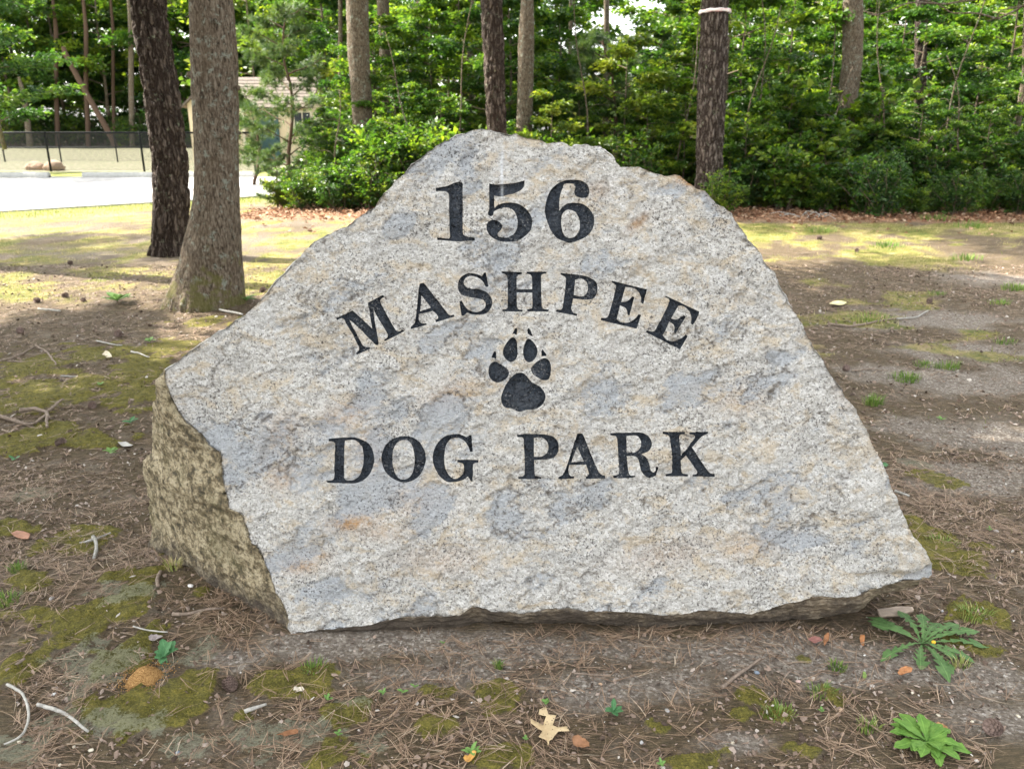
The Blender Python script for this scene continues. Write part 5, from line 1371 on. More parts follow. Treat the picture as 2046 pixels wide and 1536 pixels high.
M_crumb = tint_mat('bark_crumb', [(0.0, (0.05, 0.035, 0.026)), (0.35, (0.14, 0.10, 0.075)), (0.65, (0.27, 0.20, 0.155)), (0.9, (0.36, 0.30, 0.255)), (1.0, (0.46, 0.42, 0.37))], 0.85)
dl = lambda m, x, y: np.clip((.5 + .6 * sstep(-.2, .3, fbm(np.c_[x*3.1, y*3.1, x*0], 3, 310))) * (1 - .6 * m['sand']) * (1 - .8 * m['moss']) * (1 - .5 * m['grass']), 0, 1)
fa = flakes(42000, 1.3, 3.6, .0025, .013, dl, 40); fb = flakes(40000, 3.6, 9, .005, .020, dl, 42)
V, F = join_geo([(fa[0], [fa[1]]), (fb[0], [fb[1]])])
tag(link('bark_litter', mesh_np('bark_litter', V, F, M_crumb, False, {'tint': np.concatenate([fa[2], fb[2]])})), 'crumbled bark and leaf scraps covering the soil', 'litter', kind='stuff')
M_grit = tint_mat('sand_grit', [(0.0, (0.10, 0.08, 0.07)), (0.45, (0.26, 0.22, 0.19)), (0.8, (0.40, 0.355, 0.30)), (1.0, (0.58, 0.55, 0.50))], 0.8)
V, F, tn = flakes(24000, 1.3, 5.5, .0015, .0062, lambda m, x, y: np.clip(.22 + .75 * m['sand'], 0, 1) * (1 - .8 * m['moss']), 44, .9)
tag(link('sandy_grit', mesh_np('sandy_grit', V, [F], M_grit, True, {'tint': tn})), 'coarse sand and grit on the bare soil', 'grit', kind='stuff')
# moss and lichen
def tufts(n, y0, y1, dens, seed, h0, h1, w, lean=.5, zoff=0.0, cl=3.0, up=1.0):
    x, y, z, m = scatter(n, y0, y1, dens, seed); r = np.random.RandomState(seed + 1); k = len(x)
    h = h0 + (h1 - h0) * r.uniform(0, 1, k); d = unit(np.array([0, 0, up]) + r.normal(0, lean, (k, 3))); d[:, 2] = np.abs(d[:, 2])
    a = r.uniform(0, 6.283, k); s_ = np.stack([np.cos(a), np.sin(a), 0*a], -1) * w * r.uniform(.7, 1.3, k)[:, None]
    b = np.stack([x, y, z + zoff], -1)
    V = np.stack([b - s_ / 2, b + s_ / 2, b + d * h[:, None]], 1).reshape(-1, 3)
    tn = np.clip(.45 + .45 * fbm(np.c_[x*cl, y*cl, x*0], 3, seed) + r.normal(0, .16, k), 0, 1)
    return V, np.arange(len(V)).reshape(-1, 3), np.repeat(tn, 3)
M_moss = tint_mat('moss_tuft', [(0.0, (0.04, 0.04, 0.010)), (0.4, (0.10, 0.10, 0.022)), (0.75, (0.21, 0.19, 0.035)), (1.0, (0.34, 0.29, 0.06))], 0.8, 0.15, .2)
V, F, tn = tufts(150000, 1.3, 3.2, lambda m, x, y: sstep(.4, .9, m['moss']) * sstep(-.35, .05, fbm(np.c_[x*14, y*14, x*0], 3, 330)), 50, .003, .009, .0028, .6, -.001, 20)
V2, F2, tn2 = tufts(90000, 3.2, 7.5, lambda m, x, y: sstep(.4, .9, m['moss']) * sstep(-.35, .05, fbm(np.c_[x*9, y*9, x*0], 3, 331)), 52, .006, .014, .006, .6, -.002, 10)
V, F = join_geo([(V, [F]), (V2, [F2])])
tag(link('moss', mesh_np('moss', V, F, M_moss, False, {'tint': np.concatenate([tn, tn2])})), 'olive green moss cushions on the soil', 'moss', kind='stuff')
M_lich = tint_mat('lichen_tuft', [(0.0, (0.10, 0.12, 0.08)), (0.5, (0.24, 0.27, 0.19)), (1.0, (0.46, 0.48, 0.38))], 0.9, 0.1)
V, F, tn = tufts(60000, 1.3, 3.6, lambda m, x, y: sstep(.3, .8, m['lich']) * sstep(-.05, .3, fbm(np.c_[x*18, y*18, x*0], 3, 61)), 54, .002, .008, .004, 1.2, -.001, 30)
tag(link('reindeer_lichen', mesh_np('reindeer_lichen', V, [F], M_lich, False, {'tint': tn})), 'pale grey-green lichen crumbs among the moss', 'lichen', kind='stuff')
# short grass, dry and green
M_grass = tint_mat('grass_blade', [(0.0, (0.07, 0.11, 0.02)), (0.35, (0.16, 0.20, 0.04)), (0.6, (0.36, 0.32, 0.12)), (1.0, (0.60, 0.50, 0.28))], 0.6, 0.25, .35)
V, F, tn = tufts(90000, 4.2, 15.5, lambda m, x, y: np.clip(m['grass'] * .9 - .1, 0, 1) * .8, 56, .02, .055, .006, .55, 0, 1.2)
V2, F2, tn2 = tufts(120000, 9.5, 18.5, lambda m, x, y: m['verge'] * .95, 58, .03, .07, .010, .5, 0, 1.2)
V3, F3_, tn3 = tufts(16000, 1.3, 6.5, lambda m, x, y: sstep(.15, .4, fbm(np.c_[x*2.2+9, y*2.2, x*0], 3, 320)) * .22 * sstep(-.8, .8, x), 59, .012, .045, .0022, .5, 0, 3)
V, F = join_geo([(V, [F]), (V2, [F2]), (V3, [F3_])])
tag(link('short_grass', mesh_np('short_grass', V, F, M_grass, False, {'tint': np.concatenate([np.clip(tn + .22, 0, 1), np.clip(tn2 - .08, 0, 1), tn3 - .1])})), 'short sparse grass, straw-coloured in the sun', 'grass', kind='stuff')
# leaf litter along the woods edge
r = np.random.RandomState(70); n = 16000; y = r.uniform(11.5, 18, n); x = r.uniform(-5.2, 12.5, n); m = masks(x, y)
k = (r.uniform(0, 1, n) < np.clip(m['leaf'] * 1.0 + .03, 0, 1)) & (road_d(x, y) < -.2); x, y = x[k], y[k]; k = len(x)
Ls = r.uniform(.05, .11, k)
V, F, tn = leaves_geo(np.stack([x, y, gz_of(x, y) + r.uniform(.005, .04, k)], -1), np.stack([r.normal(0, 1, k), r.normal(0, 1, k), r.normal(0, .2, k)], -1), np.array([0, 0, 1.]) + r.normal(0, .45, (k, 3)), Ls, Ls * .34, np.clip(r.normal(.5, .22, k), 0, 1))
M_dead = tint_mat('dead_leaf', [(0.0, (0.07, 0.032, 0.02)), (0.45, (0.22, 0.11, 0.06)), (0.8, (0.42, 0.27, 0.17)), (1.0, (0.56, 0.44, 0.32))], 0.7, 0.25, .15)
tag(link('fallen_leaves', mesh_np('fallen_leaves', V, [F], M_dead, False, {'tint': tn})), 'brown fallen leaves along the edge of the woods', 'leaf litter', kind='stuff')

# ---- single plants
def weed_mat(nm, a, b, trans=.25):
    t = NT(nm); p = t.obj(); n_ = t.noise(p, 40, 3, .6)
    c = t.ramp(n_, [(.35, a), (.65, b)])
    v = t.math('ABSOLUTE', t.attr('mid')); c = t.mix(t.ramp(v, [(0.0, .55), (.10, 0)]), c, tuple(min(1, q * 1.9) for q in b))
    sh = t.bsdf(c, .6, t.bump(t.noise(p, 120, 3, .6), .6, .003), .25); tr = t.n('ShaderNodeBsdfTranslucent'); t.l(c, tr.inputs[0]); mx = t.n('ShaderNodeMixShader'); mx.inputs[0].default_value = trans
    t.l(sh, mx.inputs[1]); t.l(tr.outputs[0], mx.inputs[2]); return t.done(mx.outputs[0])
M_dand = weed_mat('lobed_weed_leaf', (0.075, 0.15, 0.045), (0.12, 0.215, 0.07)); M_ros = weed_mat('rosette_leaf', (0.085, 0.195, 0.030), (0.15, 0.28, 0.05)); M_seed = weed_mat('seedling_leaf', (0.12, 0.24, 0.06), (0.19, 0.32, 0.09)); M_blue = weed_mat('bluish_leaf', (0.05, 0.15, 0.055), (0.09, 0.22, 0.09))
def blade(L, W, kind='spat', n=12, arch=.25, seed=0, cup=.25):
    """a leaf lying along +X: strip of left edge, midrib, right edge"""
    r = np.random.RandomState(seed)
    if kind == 'lobed': n = 26
    t = np.linspace(0, 1, n)
    if kind == 'spat': w = W * (.10 + .9 * np.sin(np.pi * np.clip(t, 0, 1) ** 1.7) ** .8) * (1 + .10 * np.sin(t * 40 + seed)); w[-1] = W * .12; w[0] = W * .09
    elif kind == 'oval': w = W * np.sin(np.pi * np.clip(t * .96 + .02, 0, 1)) ** .75; w[0] = W * .08
    else:
        env = np.interp(t, [0, .15, .45, .78, .92, 1], [.10, .22, .62, 1, .8, .05]); ph = t * 6.2 + r.uniform(0, .5)
        saw = 1 - (ph % 1.0); w = W * env * np.where(t < .84, .26 + .85 * saw ** 1.4, .95); w[-1] = 0.002
    wl = w * (1 + r.normal(0, .12, n)); wr = w * (1 + r.normal(0, .12, n))
    back = -.10 * L * (1 if kind == 'lobed' else 0) * (w / max(W, 1e-6))
    bend = r.normal(0, .10) * L * t ** 2
    zc = arch * L * (t - 1.15 * t * t) + .003
    mid = np.c_[t * L, bend, zc]
    V = np.stack([np.c_[t * L - back * -1 * 0 + back, bend + wl, zc + wl * cup], mid, np.c_[t * L + back, bend - wr, zc + wr * cup]], 1).reshape(-1, 3)
    V[:, 2] += .004 * fbm(V * 45, 2, seed)
    md = np.tile([1., 0., -1.], n)
    return V, grid_faces(n, 3)[:, ::-1], md
def plant(name, cat, px, py, label, leaves, mat, group=None, stemh=.0, tiltr=(.1, .35)):
    """leaves: list of (azimuth, length, width, kind, tilt)"""
    g = gnd(px, py); z = zg(g[0], g[1]); e = thing(name, (g[0], g[1], z), label, cat, group)
    for i, (az, L, W, kind, tl_) in enumerate(leaves):
        V, F, md = blade(L, W, kind, 12, .30 if kind != 'oval' else .15, int(px * 7 + i * 13) % 9999)
        o = link('leaf', mesh_np('leaf', V, [F], mat, True, {'mid': md}), e)
        o.rotation_euler = (0, -tl_, az); o.location = (0, 0, stemh + .004 + .002 * (i % 4))
    if stemh > .012:
        V, F = tube([(0, 0, -.01), (.002, 0, stemh * .6), (0, 0, stemh + .004)], .0016, 6); link('stem', mesh_np('stem', V, F, mat, True), e)
    return e
def toward(px, py, tips, W, kind, tilt=.15):
    g = gnd(px, py); out = []
    for i, (tx, ty) in enumerate(tips):
        t_ = gnd(tx, ty); d = t_ - g; out.append((math.atan2(d[1], d[0]), float(np.hypot(d[0], d[1])) * 1.03, W, kind, tilt + .05 * ((i * 7) % 3)))
    return out
e = plant('dandelion', 'weed', 1843, 1284, 'lobed dandelion weed sprawling on the soil by the right end of the boulder',
      toward(1843, 1284, [(1735, 1228), (1737, 1240), (1741, 1256), (1763, 1318), (1804, 1222), (1848, 1234), (1866, 1240), (1915, 1252), (1948, 1264), (1974, 1290), (1946, 1318), (1906, 1322), (1828, 1330), (1880, 1345), (1906, 1372)], .021, 'lobed', .04), M_dand)
for (bx, by, c_, rr_) in ((1864, 1289, (0.75, 0.45, 0.03), .006),):
    g = gnd(bx, by); u, v = np.meshgrid(np.linspace(0, 6.283, 10, endpoint=False), np.linspace(0, math.pi, 6))
    V = np.c_[(np.sin(v)*np.cos(u)).ravel(), (np.sin(v)*np.sin(u)).ravel(), np.cos(v).ravel()*.8] * rr_; V *= (1 + .3 * fbm(V * 400, 1, 3))[:, None]
    link('flower_bud', mesh_np('flower_bud', V + np.array([g[0], g[1], zg(g[0], g[1]) + .02]) - np.array(e.location), grid_faces(6, 10, True)[:, ::-1], simple('dandelion_yellow', c_, .6, 200, .2), True), e)
r = np.random.RandomState(9)
plant('rosette_weed', 'weed', 1849, 1490, 'bright green leafy rosette in the lower right corner of the photo',
      [(k * 2.39996 + r.normal(0, .12), r.uniform(.085, .112) * (1 - .012 * k), r.uniform(.0125, .017), 'spat', .02 + .014 * k + r.uniform(0, .08)) for k in range(24)], M_ros)
plant('leafy_weed', 'weed', 333, 1328, 'green weed with bluish leaves right behind the orange ant mound', [(1.9, .055, .017, 'oval', .75), (1.2, .05, .016, 'oval', .55), (2.9, .035, .012, 'oval', .3), (.2, .038, .013, 'oval', .3), (4.6, .034, .013, 'oval', .1), (3.6, .03, .012, 'oval', .15), (.9, .045, .014, 'oval', .9)], M_blue, stemh=.02)
WEEDS = [(765,1393,4,.016,'seedling with four leaves, leftmost of the row before the boulder'),(803,1388,3,.017,'seedling with upright leaves, middle of the row before the boulder'),(829,1378,3,.015,'small pale seedling, rightmost of the row before the boulder'),
  (655,1402,4,.015,'tiny seedling beside a dry twig left of the moss patches'),(942,1512,6,.024,'branched seedling by a curled orange leaf at the bottom edge'),(1089,1414,4,.017,'seedling directly above the fallen oak leaf'),
  (1225,1432,6,.028,'low seedling with pointed leaves right of the fallen oak leaf'),(1050,1482,4,.012,'tiny seedling left of the fallen oak leaf'),(677,1478,4,.014,'tiny three-leaved seedling among moss and lichen at the bottom'),
  (223,915,6,.034,'pale fleshy plant on brown litter left of the boulder'),(32,930,3,.034,'two-leaved pale plant at the left edge of the photo'),(262,855,6,.045,'broad-leaved green plant close to the left corner of the boulder'),
  (236,606,9,.13,'lush green plant sunlit at the shade line left of the grey oak'),(492,606,6,.10,'dark green plant at the right foot of the grey oak'),(204,782,5,.028,'tiny green plant on moss left of the boulder'),
  (300,685,5,.05,'green plant on litter between cones and moss'),(885,1290,3,.010,'tiny sprout on sand close under the boulder'),(1672,1175,0,.0,''),(1690,905,4,.03,'small pale weed beside the right slope of the boulder'),(1975,1065,4,.014,'tiny bright sprout on the far right soil'),
  (1756,938,5,.05,'grey-green weed at the right slope of the boulder beside a pale chip'),(1640,1425,4,.012,'tiny sprout among grass blades before the boulder'),(1320,1533,4,.016,'sprout cut by the bottom edge of the photo'),(1880,842,4,.03,'small green weed on grey soil, right of the boulder')]
for px, py, n_, L, lb in WEEDS:
    if n_ == 0: continue
    r = np.random.RandomState(px)
    plant('seedling' if L < .03 else 'small_weed', 'plant' if L < .03 else 'weed', px, py, lb, [(k * 2.4 + r.uniform(0, .6), L * r.uniform(.8, 1.2), L * r.uniform(.22, .3), 'oval' if k % 2 or L < .03 else 'spat', r.uniform(.15, .6)) for k in range(n_)], M_blue if px in (262, 32, 1756, 1225) else M_seed, stemh=min(.012, L * .3))
# grass tufts
M_tuft = tint_mat('tuft_blade', [(0.0, (0.07, 0.14, 0.025)), (0.5, (0.15, 0.24, 0.045)), (0.85, (0.34, 0.36, 0.12)), (1.0, (0.50, 0.42, 0.22))], .5, .3, .3)
def grass_tuft(px, py, n_, h, R_, label, dry=0.0):
    g = gnd(px, py); z = zg(g[0], g[1]); r = np.random.RandomState(int(px + py * 3))
    a = r.uniform(0, 6.283, n_); rad_ = R_ * np.sqrt(r.uniform(0, 1, n_)); b = np.stack([np.cos(a) * rad_, np.sin(a) * rad_ * .7, 0 * a], -1)
    hh = h * r.uniform(.5, 1.15, n_); out = unit(np.stack([np.cos(a), np.sin(a), 0 * a], -1) + r.normal(0, .4, (n_, 3)) * [1, 1, 0]) * (hh * r.uniform(.1, .8, n_))[:, None]
    s_ = np.stack([-np.sin(a), np.cos(a), 0 * a], -1) * .0013 * (1 + 8 * R_)
    m1 = b + out * .35 + np.array([0, 0, 1.]) * (hh * .65)[:, None]; tp = b + out + np.array([0, 0, 1.]) * (hh * .95)[:, None]
    V = np.stack([b - s_, b + s_, m1 - s_ * .8, m1 + s_ * .8, tp], 1).reshape(-1, 3); i = np.arange(n_)[:, None] * 5
    o = link('grass_tuft', mesh_np('grass_tuft', V, [i + np.array([[0, 1, 3, 2]]), i + np.array([[2, 3, 4]])], M_tuft, False, {'tint': np.repeat(np.clip(r.normal(.4 + dry, .2, n_), 0, 1), 5)}))
    o.location = (g[0], g[1], z); tag(o, label, 'grass')
for a in ((1745,805,120,.065,.06,'upright green grass tuft hard by the right slope of the boulder'),(1808,757,150,.05,.10,'wide low green grass tuft up the slope behind the upright one'),(1893,735,110,.055,.08,'green grass tuft on the edge of the grey sandy patch'),(1850,730,80,.03,.09,'low dark grass patch between two green tufts on the right'),
          (2030,578,160,.075,.14,'dense green grass tuft at the right edge, highest on the slope'),(1995,610,90,.05,.10,'smaller grass tuft just below the one at the right edge'),(2005,690,60,.04,.09,'thin grass tuft at the right edge above the sandy patch'),(1870,590,70,.04,.10,'sparse grass tuft right of the dry litter on the slope'),
          (1735,640,120,.05,.20,'pale grass tuft lying by a dark stick right of the boulder',.3),(1930,520,120,.07,.2,'green grass tuft in the sunny strip at right'),(1640,465,140,.08,.25,'sunlit grass tuft at the shade edge of the woods',.15),(1770,495,120,.07,.25,'green grass tuft in the sunny strip, right of the grey cone'),
          (1870,440,130,.12,.3,'long grass tuft against the dark leaf litter of the woods edge'),(1940,455,100,.10,.3,'grass tuft beside the long one at the woods edge'),(38,1145,90,.035,.03,'short bright grass tuft at the left edge, upper of two'),(14,1205,110,.04,.04,'short bright grass tuft at the left edge, lower of two'),
          (352,1158,60,.045,.03,'dry yellow grass tuft at the left foot of the boulder',.55),(628,1345,70,.03,.035,'short grass tuft on moss left of the seedlings'),(996,1338,40,.03,.012,'thin grass sprig in the sand under the boulder'),(1640,1385,80,.03,.04,'loose grass tuft beside the green bud before the boulder',.1),
          (1555,1430,80,.03,.045,'loose grass tuft between moss spots at lower right',.1),(1945,1228,110,.04,.05,'grass tuft behind the dandelion at its right',.2),(1672,1335,60,.025,.03,'dark grass tuft between boulder and green bud'),(1880,1085,90,.03,.06,'yellowish grass patch right of the lower slope of the boulder',.3),
          (1735,1455,60,.03,.03,'light grass tuft left of the bright rosette',.2),(1915,1330,60,.03,.03,'low brown-green grass under the dandelion leaves',.35),(1760,1010,60,.03,.06,'thin grass on brown litter at the right slope of the boulder',.2)):
    grass_tuft(*a)
# ---- twigs
M_white = simple('bleached_wood', (0.36, 0.345, 0.31), .8, 60, .35, .5, .002); M_stick = simple('dry_stick', (0.20, 0.155, 0.12), .9, 70, .4, .5, .002); M_gstick = simple('grey_stick', (0.30, 0.29, 0.26), .9, 70, .4, .5, .002)
def stick(pts, r0, r1, mat, label, lift=0.0, name='twig', extra=()):
    def path(pts):
        P = np.array([gnd(a, b) for a, b in pts]); d = np.r_[0, np.cumsum(np.linalg.norm(np.diff(P, axis=0), axis=1))]
        k = max(6, int(d[-1] / .012)); t = np.linspace(0, d[-1], k); Q_ = np.stack([np.interp(t, d, P[:, j]) for j in range(3)], -1)
        Q_[:, 2] = gz_of(Q_[:, 0], Q_[:, 1]); kk = np.ones(5) / 5
        for j in range(3): Q_[:, j] = np.convolve(np.r_[Q_[:1, j], Q_[:1, j], Q_[:, j], Q_[-1:, j], Q_[-1:, j]], kk, 'valid')
        return Q_, k
    parts = []
    for i, ps_ in enumerate((pts,) + tuple(extra)):
        Q_, k = path(ps_); sc = 1 if i == 0 else .7
        rr_ = np.linspace(r0, r1, k) * sc * (1 + .18 * fbm(Q_ * 60, 2, 5)); Q_[:, 2] += rr_ * .8 + lift + .008 * (mat is M_white) + .006 + .006 * np.abs(fbm(Q_ * 9, 2, 8))
        Q_[:, :2] += .3 * r0 * fbm(Q_ * 40, 2, 6)[:, None]
        parts.append(tube(Q_, rr_, 7))
    V, F = join_geo(parts); c = V.mean(0); c[2] = V[:, 2].min()
    o = link(name, mesh_np(name, V - c, F, mat, True)); o.location = c; return tag(o, label, 'twig')
stick([(12,1375),(35,1383),(52,1400),(60,1430),(57,1465),(45,1490),(5,1505)], .0042, .0026, M_white, 'thin bleached twig curving round in the lower left corner')
stick([(72,1415),(110,1425),(140,1440),(160,1460),(182,1476)], .0058, .0036, M_white, 'thick bleached twig right of the curved one, lower left')
stick([(188,1080),(196,1105),(191,1130)], .007, .006, M_gstick, 'stubby grey stick standing in moss left of the boulder', .006)
stick([(343,1243),(375,1247),(410,1236),(455,1231)], .0062, .003, M_stick, 'brown root-like stick lying at the left foot of the boulder')
stick([(320,1198),(318,1180),(326,1166)], .007, .006, M_stick, 'short dark stub beside the dry grass at the foot of the boulder')
stick([(4,1345),(28,1335),(56,1318)], .006, .005, M_stick, 'dark stick at the left edge above the bleached twigs')
stick([(0,843),(30,850),(60,858),(82,850)], .011, .006, M_stick, 'dark knotty stick at the left edge among brown litter')
stick([(38,836),(66,830),(96,836),(99,850)], .011, .009, M_stick, 'branched dark stick resting across the knotty one', .012, extra=([(96,836),(96,868)], [(99,838),(72,858)], [(96,836),(130,812)]))
stick([(70,688),(95,702),(114,732)], .007, .005, M_stick, 'slanting twig on the yellow moss, upper left', extra=([(95,702),(86,700)],))
stick([(0,722),(40,708),(74,686)], .007, .004, M_stick, 'long thin twig at the left edge leading to the slanting one')
stick([(14,722),(45,724),(76,721)], .007, .005, M_stick, 'short horizontal stick on moss at the left edge')
stick([(264,1262),(300,1273),(342,1277)], .0026, .002, M_white, 'fine white twig above the ant mound')
stick([(484,1434),(505,1427),(540,1413)], .006, .0035, M_white, 'weathered splinter of wood on needles below the ant mound')
stick([(1140,1353),(1185,1353),(1226,1351)], .0026, .002, M_stick, 'straight tan twig on the sand below the paw print', extra=([(1226,1351),(1221,1325)],))
stick([(1782,986),(1800,992),(1820,998)], .006, .005, M_gstick, 'short grey stick touching the right slope of the boulder')
stick([(1652,652),(1700,656),(1762,645)], .009, .007, M_stick, 'long dark stick on the ground right of the boulder', extra=([(1762,645),(1795,640)],))
stick([(1790,642),(1830,640),(1853,628)], .007, .005, M_gstick, 'pale bent stick beyond the long dark one')
stick([(1438,1382),(1476,1352),(1522,1320)], .0055, .004, M_stick, 'reddish strip of bark lying askew before the boulder')
stick([(438,622),(462,626),(486,631)], .010, .008, M_white, 'pale stick between the oak foot and the boulder')
stick([(155,1094),(190,1086),(226,1070)], .006, .004, M_gstick, 'mossy grey twig beside the stubby stick')
stick([(75,617),(100,620),(122,622)], .010, .007, M_white, 'sunlit pale stick near the shade line at left')
stick([(192,682),(220,690),(246,693)], .006, .004, M_white, 'thin pale twig below the round cone at left')
stick([(120,757),(150,757),(176,760)], .005, .003, M_gstick, 'thin straight grey twig across the moss at left')
stick([(262,706),(282,714),(300,720)], .007, .004, M_white, 'bent pale twig in the sun fleck near the boulder corner')
stick([(1700,742),(1740,738),(1765,742)], .006, .004, M_stick, 'thin brown stick on grey soil right of the boulder')
stick([(595,1455),(610,1440),(628,1432)], .002, .0015, M_stick, 'needle-thin upright twig in front of the boulder, left of centre')
stick([(1560,1378),(1566,1352),(1585,1340)], .0025, .002, M_stick, 'short russet twig under the right half of the boulder')
# ---- wood chip, clods, dead leaves
def flatpiece(px, py, pts, th, mat, name, label, cat, curl=.004, lift=.004, seed=1):
    P = np.array([gnd(a, b)[:2] for a, b in pts]); c = P.mean(0); n0 = len(P)
    ring = []
    for i in range(n0):
        for f in (0, .33, .66): ring.append(P[i] * (1 - f) + P[(i + 1) % n0] * f)
    ring = np.array(ring); r = np.random.RandomState(seed); lo_, hi_ = ring.min(0), ring.max(0)
    ip = r.uniform(lo_, hi_, (260, 2)); ip = ip[pip(ip, ring)]
    allp = np.concatenate([ring, ip]); k = len(ring)
    rs_ = geometry.delaunay_2d_cdt([Vector(p) for p in allp], [(i, (i + 1) % k) for i in range(k)], [], 0, 1e-7, False)
    v2 = np.array([tuple(v) for v in rs_[0]]); f = np.array([tuple(q_) for q_ in rs_[2] if len(q_) == 3]); f = f[pip(v2[f].mean(1), ring)]
    s_ = max(hi_ - lo_); z = gz_of(v2[:, 0], v2[:, 1]).max() * 0 + zg(*c) + lift + curl * (1 + fbm(np.c_[v2 / s_ * 2.5, v2[:, 0] * 0], 2, seed)) + curl * 1.2 * (np.linalg.norm(v2 - c, axis=1) / s_)
    T = np.c_[v2, z + th]; B = np.c_[v2, z]; V = np.concatenate([T, B]); m_ = len(v2)
    # boundary
    es = {}
    for t_ in f:
        for a, b in ((t_[0], t_[1]), (t_[1], t_[2]), (t_[2], t_[0])): es[(a, b)] = 1
    bd = [(a, b) for (a, b) in es if (b, a) not in es]
    side_ = np.array([(b, a, a + m_, b + m_) for a, b in bd])
    c3 = np.array([c[0], c[1], zg(*c)])
    o = link(name, mesh_np(name, V - c3, [f, f[:, ::-1] + m_, side_], mat, True)); o.location = c3; return tag(o, label, cat)
M_chip = simple('wood_chip', (0.34, 0.27, 0.21), .9, 30, .3, .6, .003)
flatpiece(1790, 1218, [(1752,1218),(1790,1210),(1822,1212),(1826,1217),(1800,1226),(1760,1230)], .010, M_chip, 'wood_chip', 'flat grey-brown chip of wood under the raised right tip of the boulder', 'wood chip')
t = NT('holed_oak_leaf'); p = t.obj(); c = t.ramp(t.noise(p, 30, 4, .6), [(.35, (.40, .29, .16)), (.65, (.54, .42, .25))]); c = t.mix(t.ramp(t.vor(p, 95), [(.12, 1), (.17, 0)]), c, (.05, .03, .02)); M_oleaf = t.done(t.bsdf(c, .6, t.bump(t.noise(p, 60, 3, .6), .5, .003), .3))
def z6(s): return [(700 + float(a.split(',')[0]) / 2.5575, 1150 + float(a.split(',')[1]) / 2.5575) for a in s.split()]
lf = flatpiece(1098, 1455, z6("1010,905 1004,876 962,852 982,812 922,775 920,752 965,772 986,780 1000,742 962,734 965,712 1000,696 1012,735 1052,740 1034,790 1058,802 1108,798 1118,826 1062,826 1042,852 1032,872 1018,878"), .0008, M_oleaf, 'oak_leaf', 'tan lobed oak leaf with dark holes lying before the boulder', 'leaf', .007, .008, 5)
def dl_(px, py, w, h, col, label, ang=0, seed=1, nm='fallen_leaf'):
    a = np.linspace(0, 2*math.pi, 9, endpoint=False); r = np.random.RandomState(seed); rr_ = 1 + r.normal(0, .15, 9)
    pts = [(px + (math.cos(q_) * w * k * math.cos(ang) - math.sin(q_) * h * k * math.sin(ang)), py + (math.cos(q_) * w * k * math.sin(ang) + math.sin(q_) * h * k * math.cos(ang))) for q_, k in zip(a, rr_)]
    flatpiece(px, py, pts, .0008, simple('leaf_' + nm + str(seed), col, .7, 40, .3, .4, .002), nm, label, 'leaf', .008, .006, seed)
dl_(1877, 1465, 17, 13, (.36, .20, .09), 'orange-brown dead leaf lying on the bright green rosette', .3, 2)
dl_(1626, 1286, 13, 8, (.28, .13, .11), 'reddish leaf scrap on soil below the right half of the boulder', .1, 3)
dl_(1806, 1345, 16, 8, (.38, .17, .07), 'orange-brown leaf scrap left of the lowest dandelion leaf', -.1, 4)
dl_(1650, 1282, 5, 14, (.28, .13, .06), 'curled rust-red leaf right beside the reddish scrap', .3, 5)
dl_(1722, 1284, 5, 13, (.30, .13, .05), 'narrow upright rust leaf between boulder and dandelion', 0, 6)
dl_(938, 1522, 13, 8, (.55, .30, .08), 'curled orange leaf touching a seedling at the bottom edge', -.5, 7)
dl_(578, 1476, 20, 5, (.20, .09, .04), 'rust-brown leaf scrap among lichen at lower left', -.2, 8)
dl_(1160, 1490, 20, 14, (.28, .14, .07), 'cinnamon leaf scrap right below the fallen oak leaf', .5, 9)
dl_(597, 1387, 10, 6, (.50, .45, .36), 'pale cream leaf scrap on needles left of the seedlings', 0, 10)
dl_(1672, 610, 16, 5, (.50, .44, .24), 'pale yellow leaf on the litter right of the boulder', 0, 11)
dl_(215, 713, 10, 6, (.56, .48, .34), 'cream leaf in the moss left of the boulder', .4, 12)
dl_(45, 1078, 18, 7, (.32, .16, .10), 'reddish bark scrap near the left edge', .2, 13)
dl_(250, 925 - 30, 14, 5, (.40, .38, .35), 'grey wood chip above the pale fleshy plant', .1, 14)
dl_(1745, 912, 10, 3, (.52, .44, .34), 'pale chip beside the grey-green weed at the right slope', -.4, 15)
dl_(312, 1285, 16, 6, (.27, .23, .22), 'grey-violet dead leaf behind the weed by the ant mound', 0, 16)
# ---- ant mound
t = NT('orange_sand'); p = t.obj(); g_ = t.n('ShaderNodeSeparateColor'); t.l(t.vor(p, 420, out='Color'), g_.inputs[0])
c = t.mix(g_.outputs[0], (.26, .14, .05), (.54, .32, .13)); M_ant = t.done(t.bsdf(c, .95, t.bump(t.vor(p, 380), 1.0, .004), .1))
g = gnd(290, 1357); n_ = 72; q_ = np.linspace(-1.35, 1.35, n_); U, W_ = np.meshgrid(q_, q_); U, W_ = U.ravel(), W_.ravel()
rr_ = np.hypot(U, W_) ; wob = 1 + .16 * fbm(np.c_[U * 1.2, W_ * 1.2, U * 0], 3, 90)
h = .042 * np.clip(1 - (rr_ / wob) ** 1.5, -.25, 1); hc = np.hypot(U - .28, W_ - .42); h -= .018 * np.exp(-(hc / .15) ** 2); h += .0022 * fbm(np.c_[U * 16, W_ * 16, U * 0], 2, 91) + .0012 * fbm(np.c_[U * 40, W_ * 40, U * 0], 1, 92)
V = np.c_[U * .043, W_ * .047, h * .8]; V[:, 2] = np.where(rr_ > 1.25, -.02, V[:, 2])
o = link('ant_mound', mesh_np('ant_mound', V, grid_faces(n_, n_), M_ant, True)); o.location = (g[0], g[1], zg(g[0], g[1]) + .006); tag(o, 'small orange sand ant mound with a hole at its top, lower left', 'ant mound')
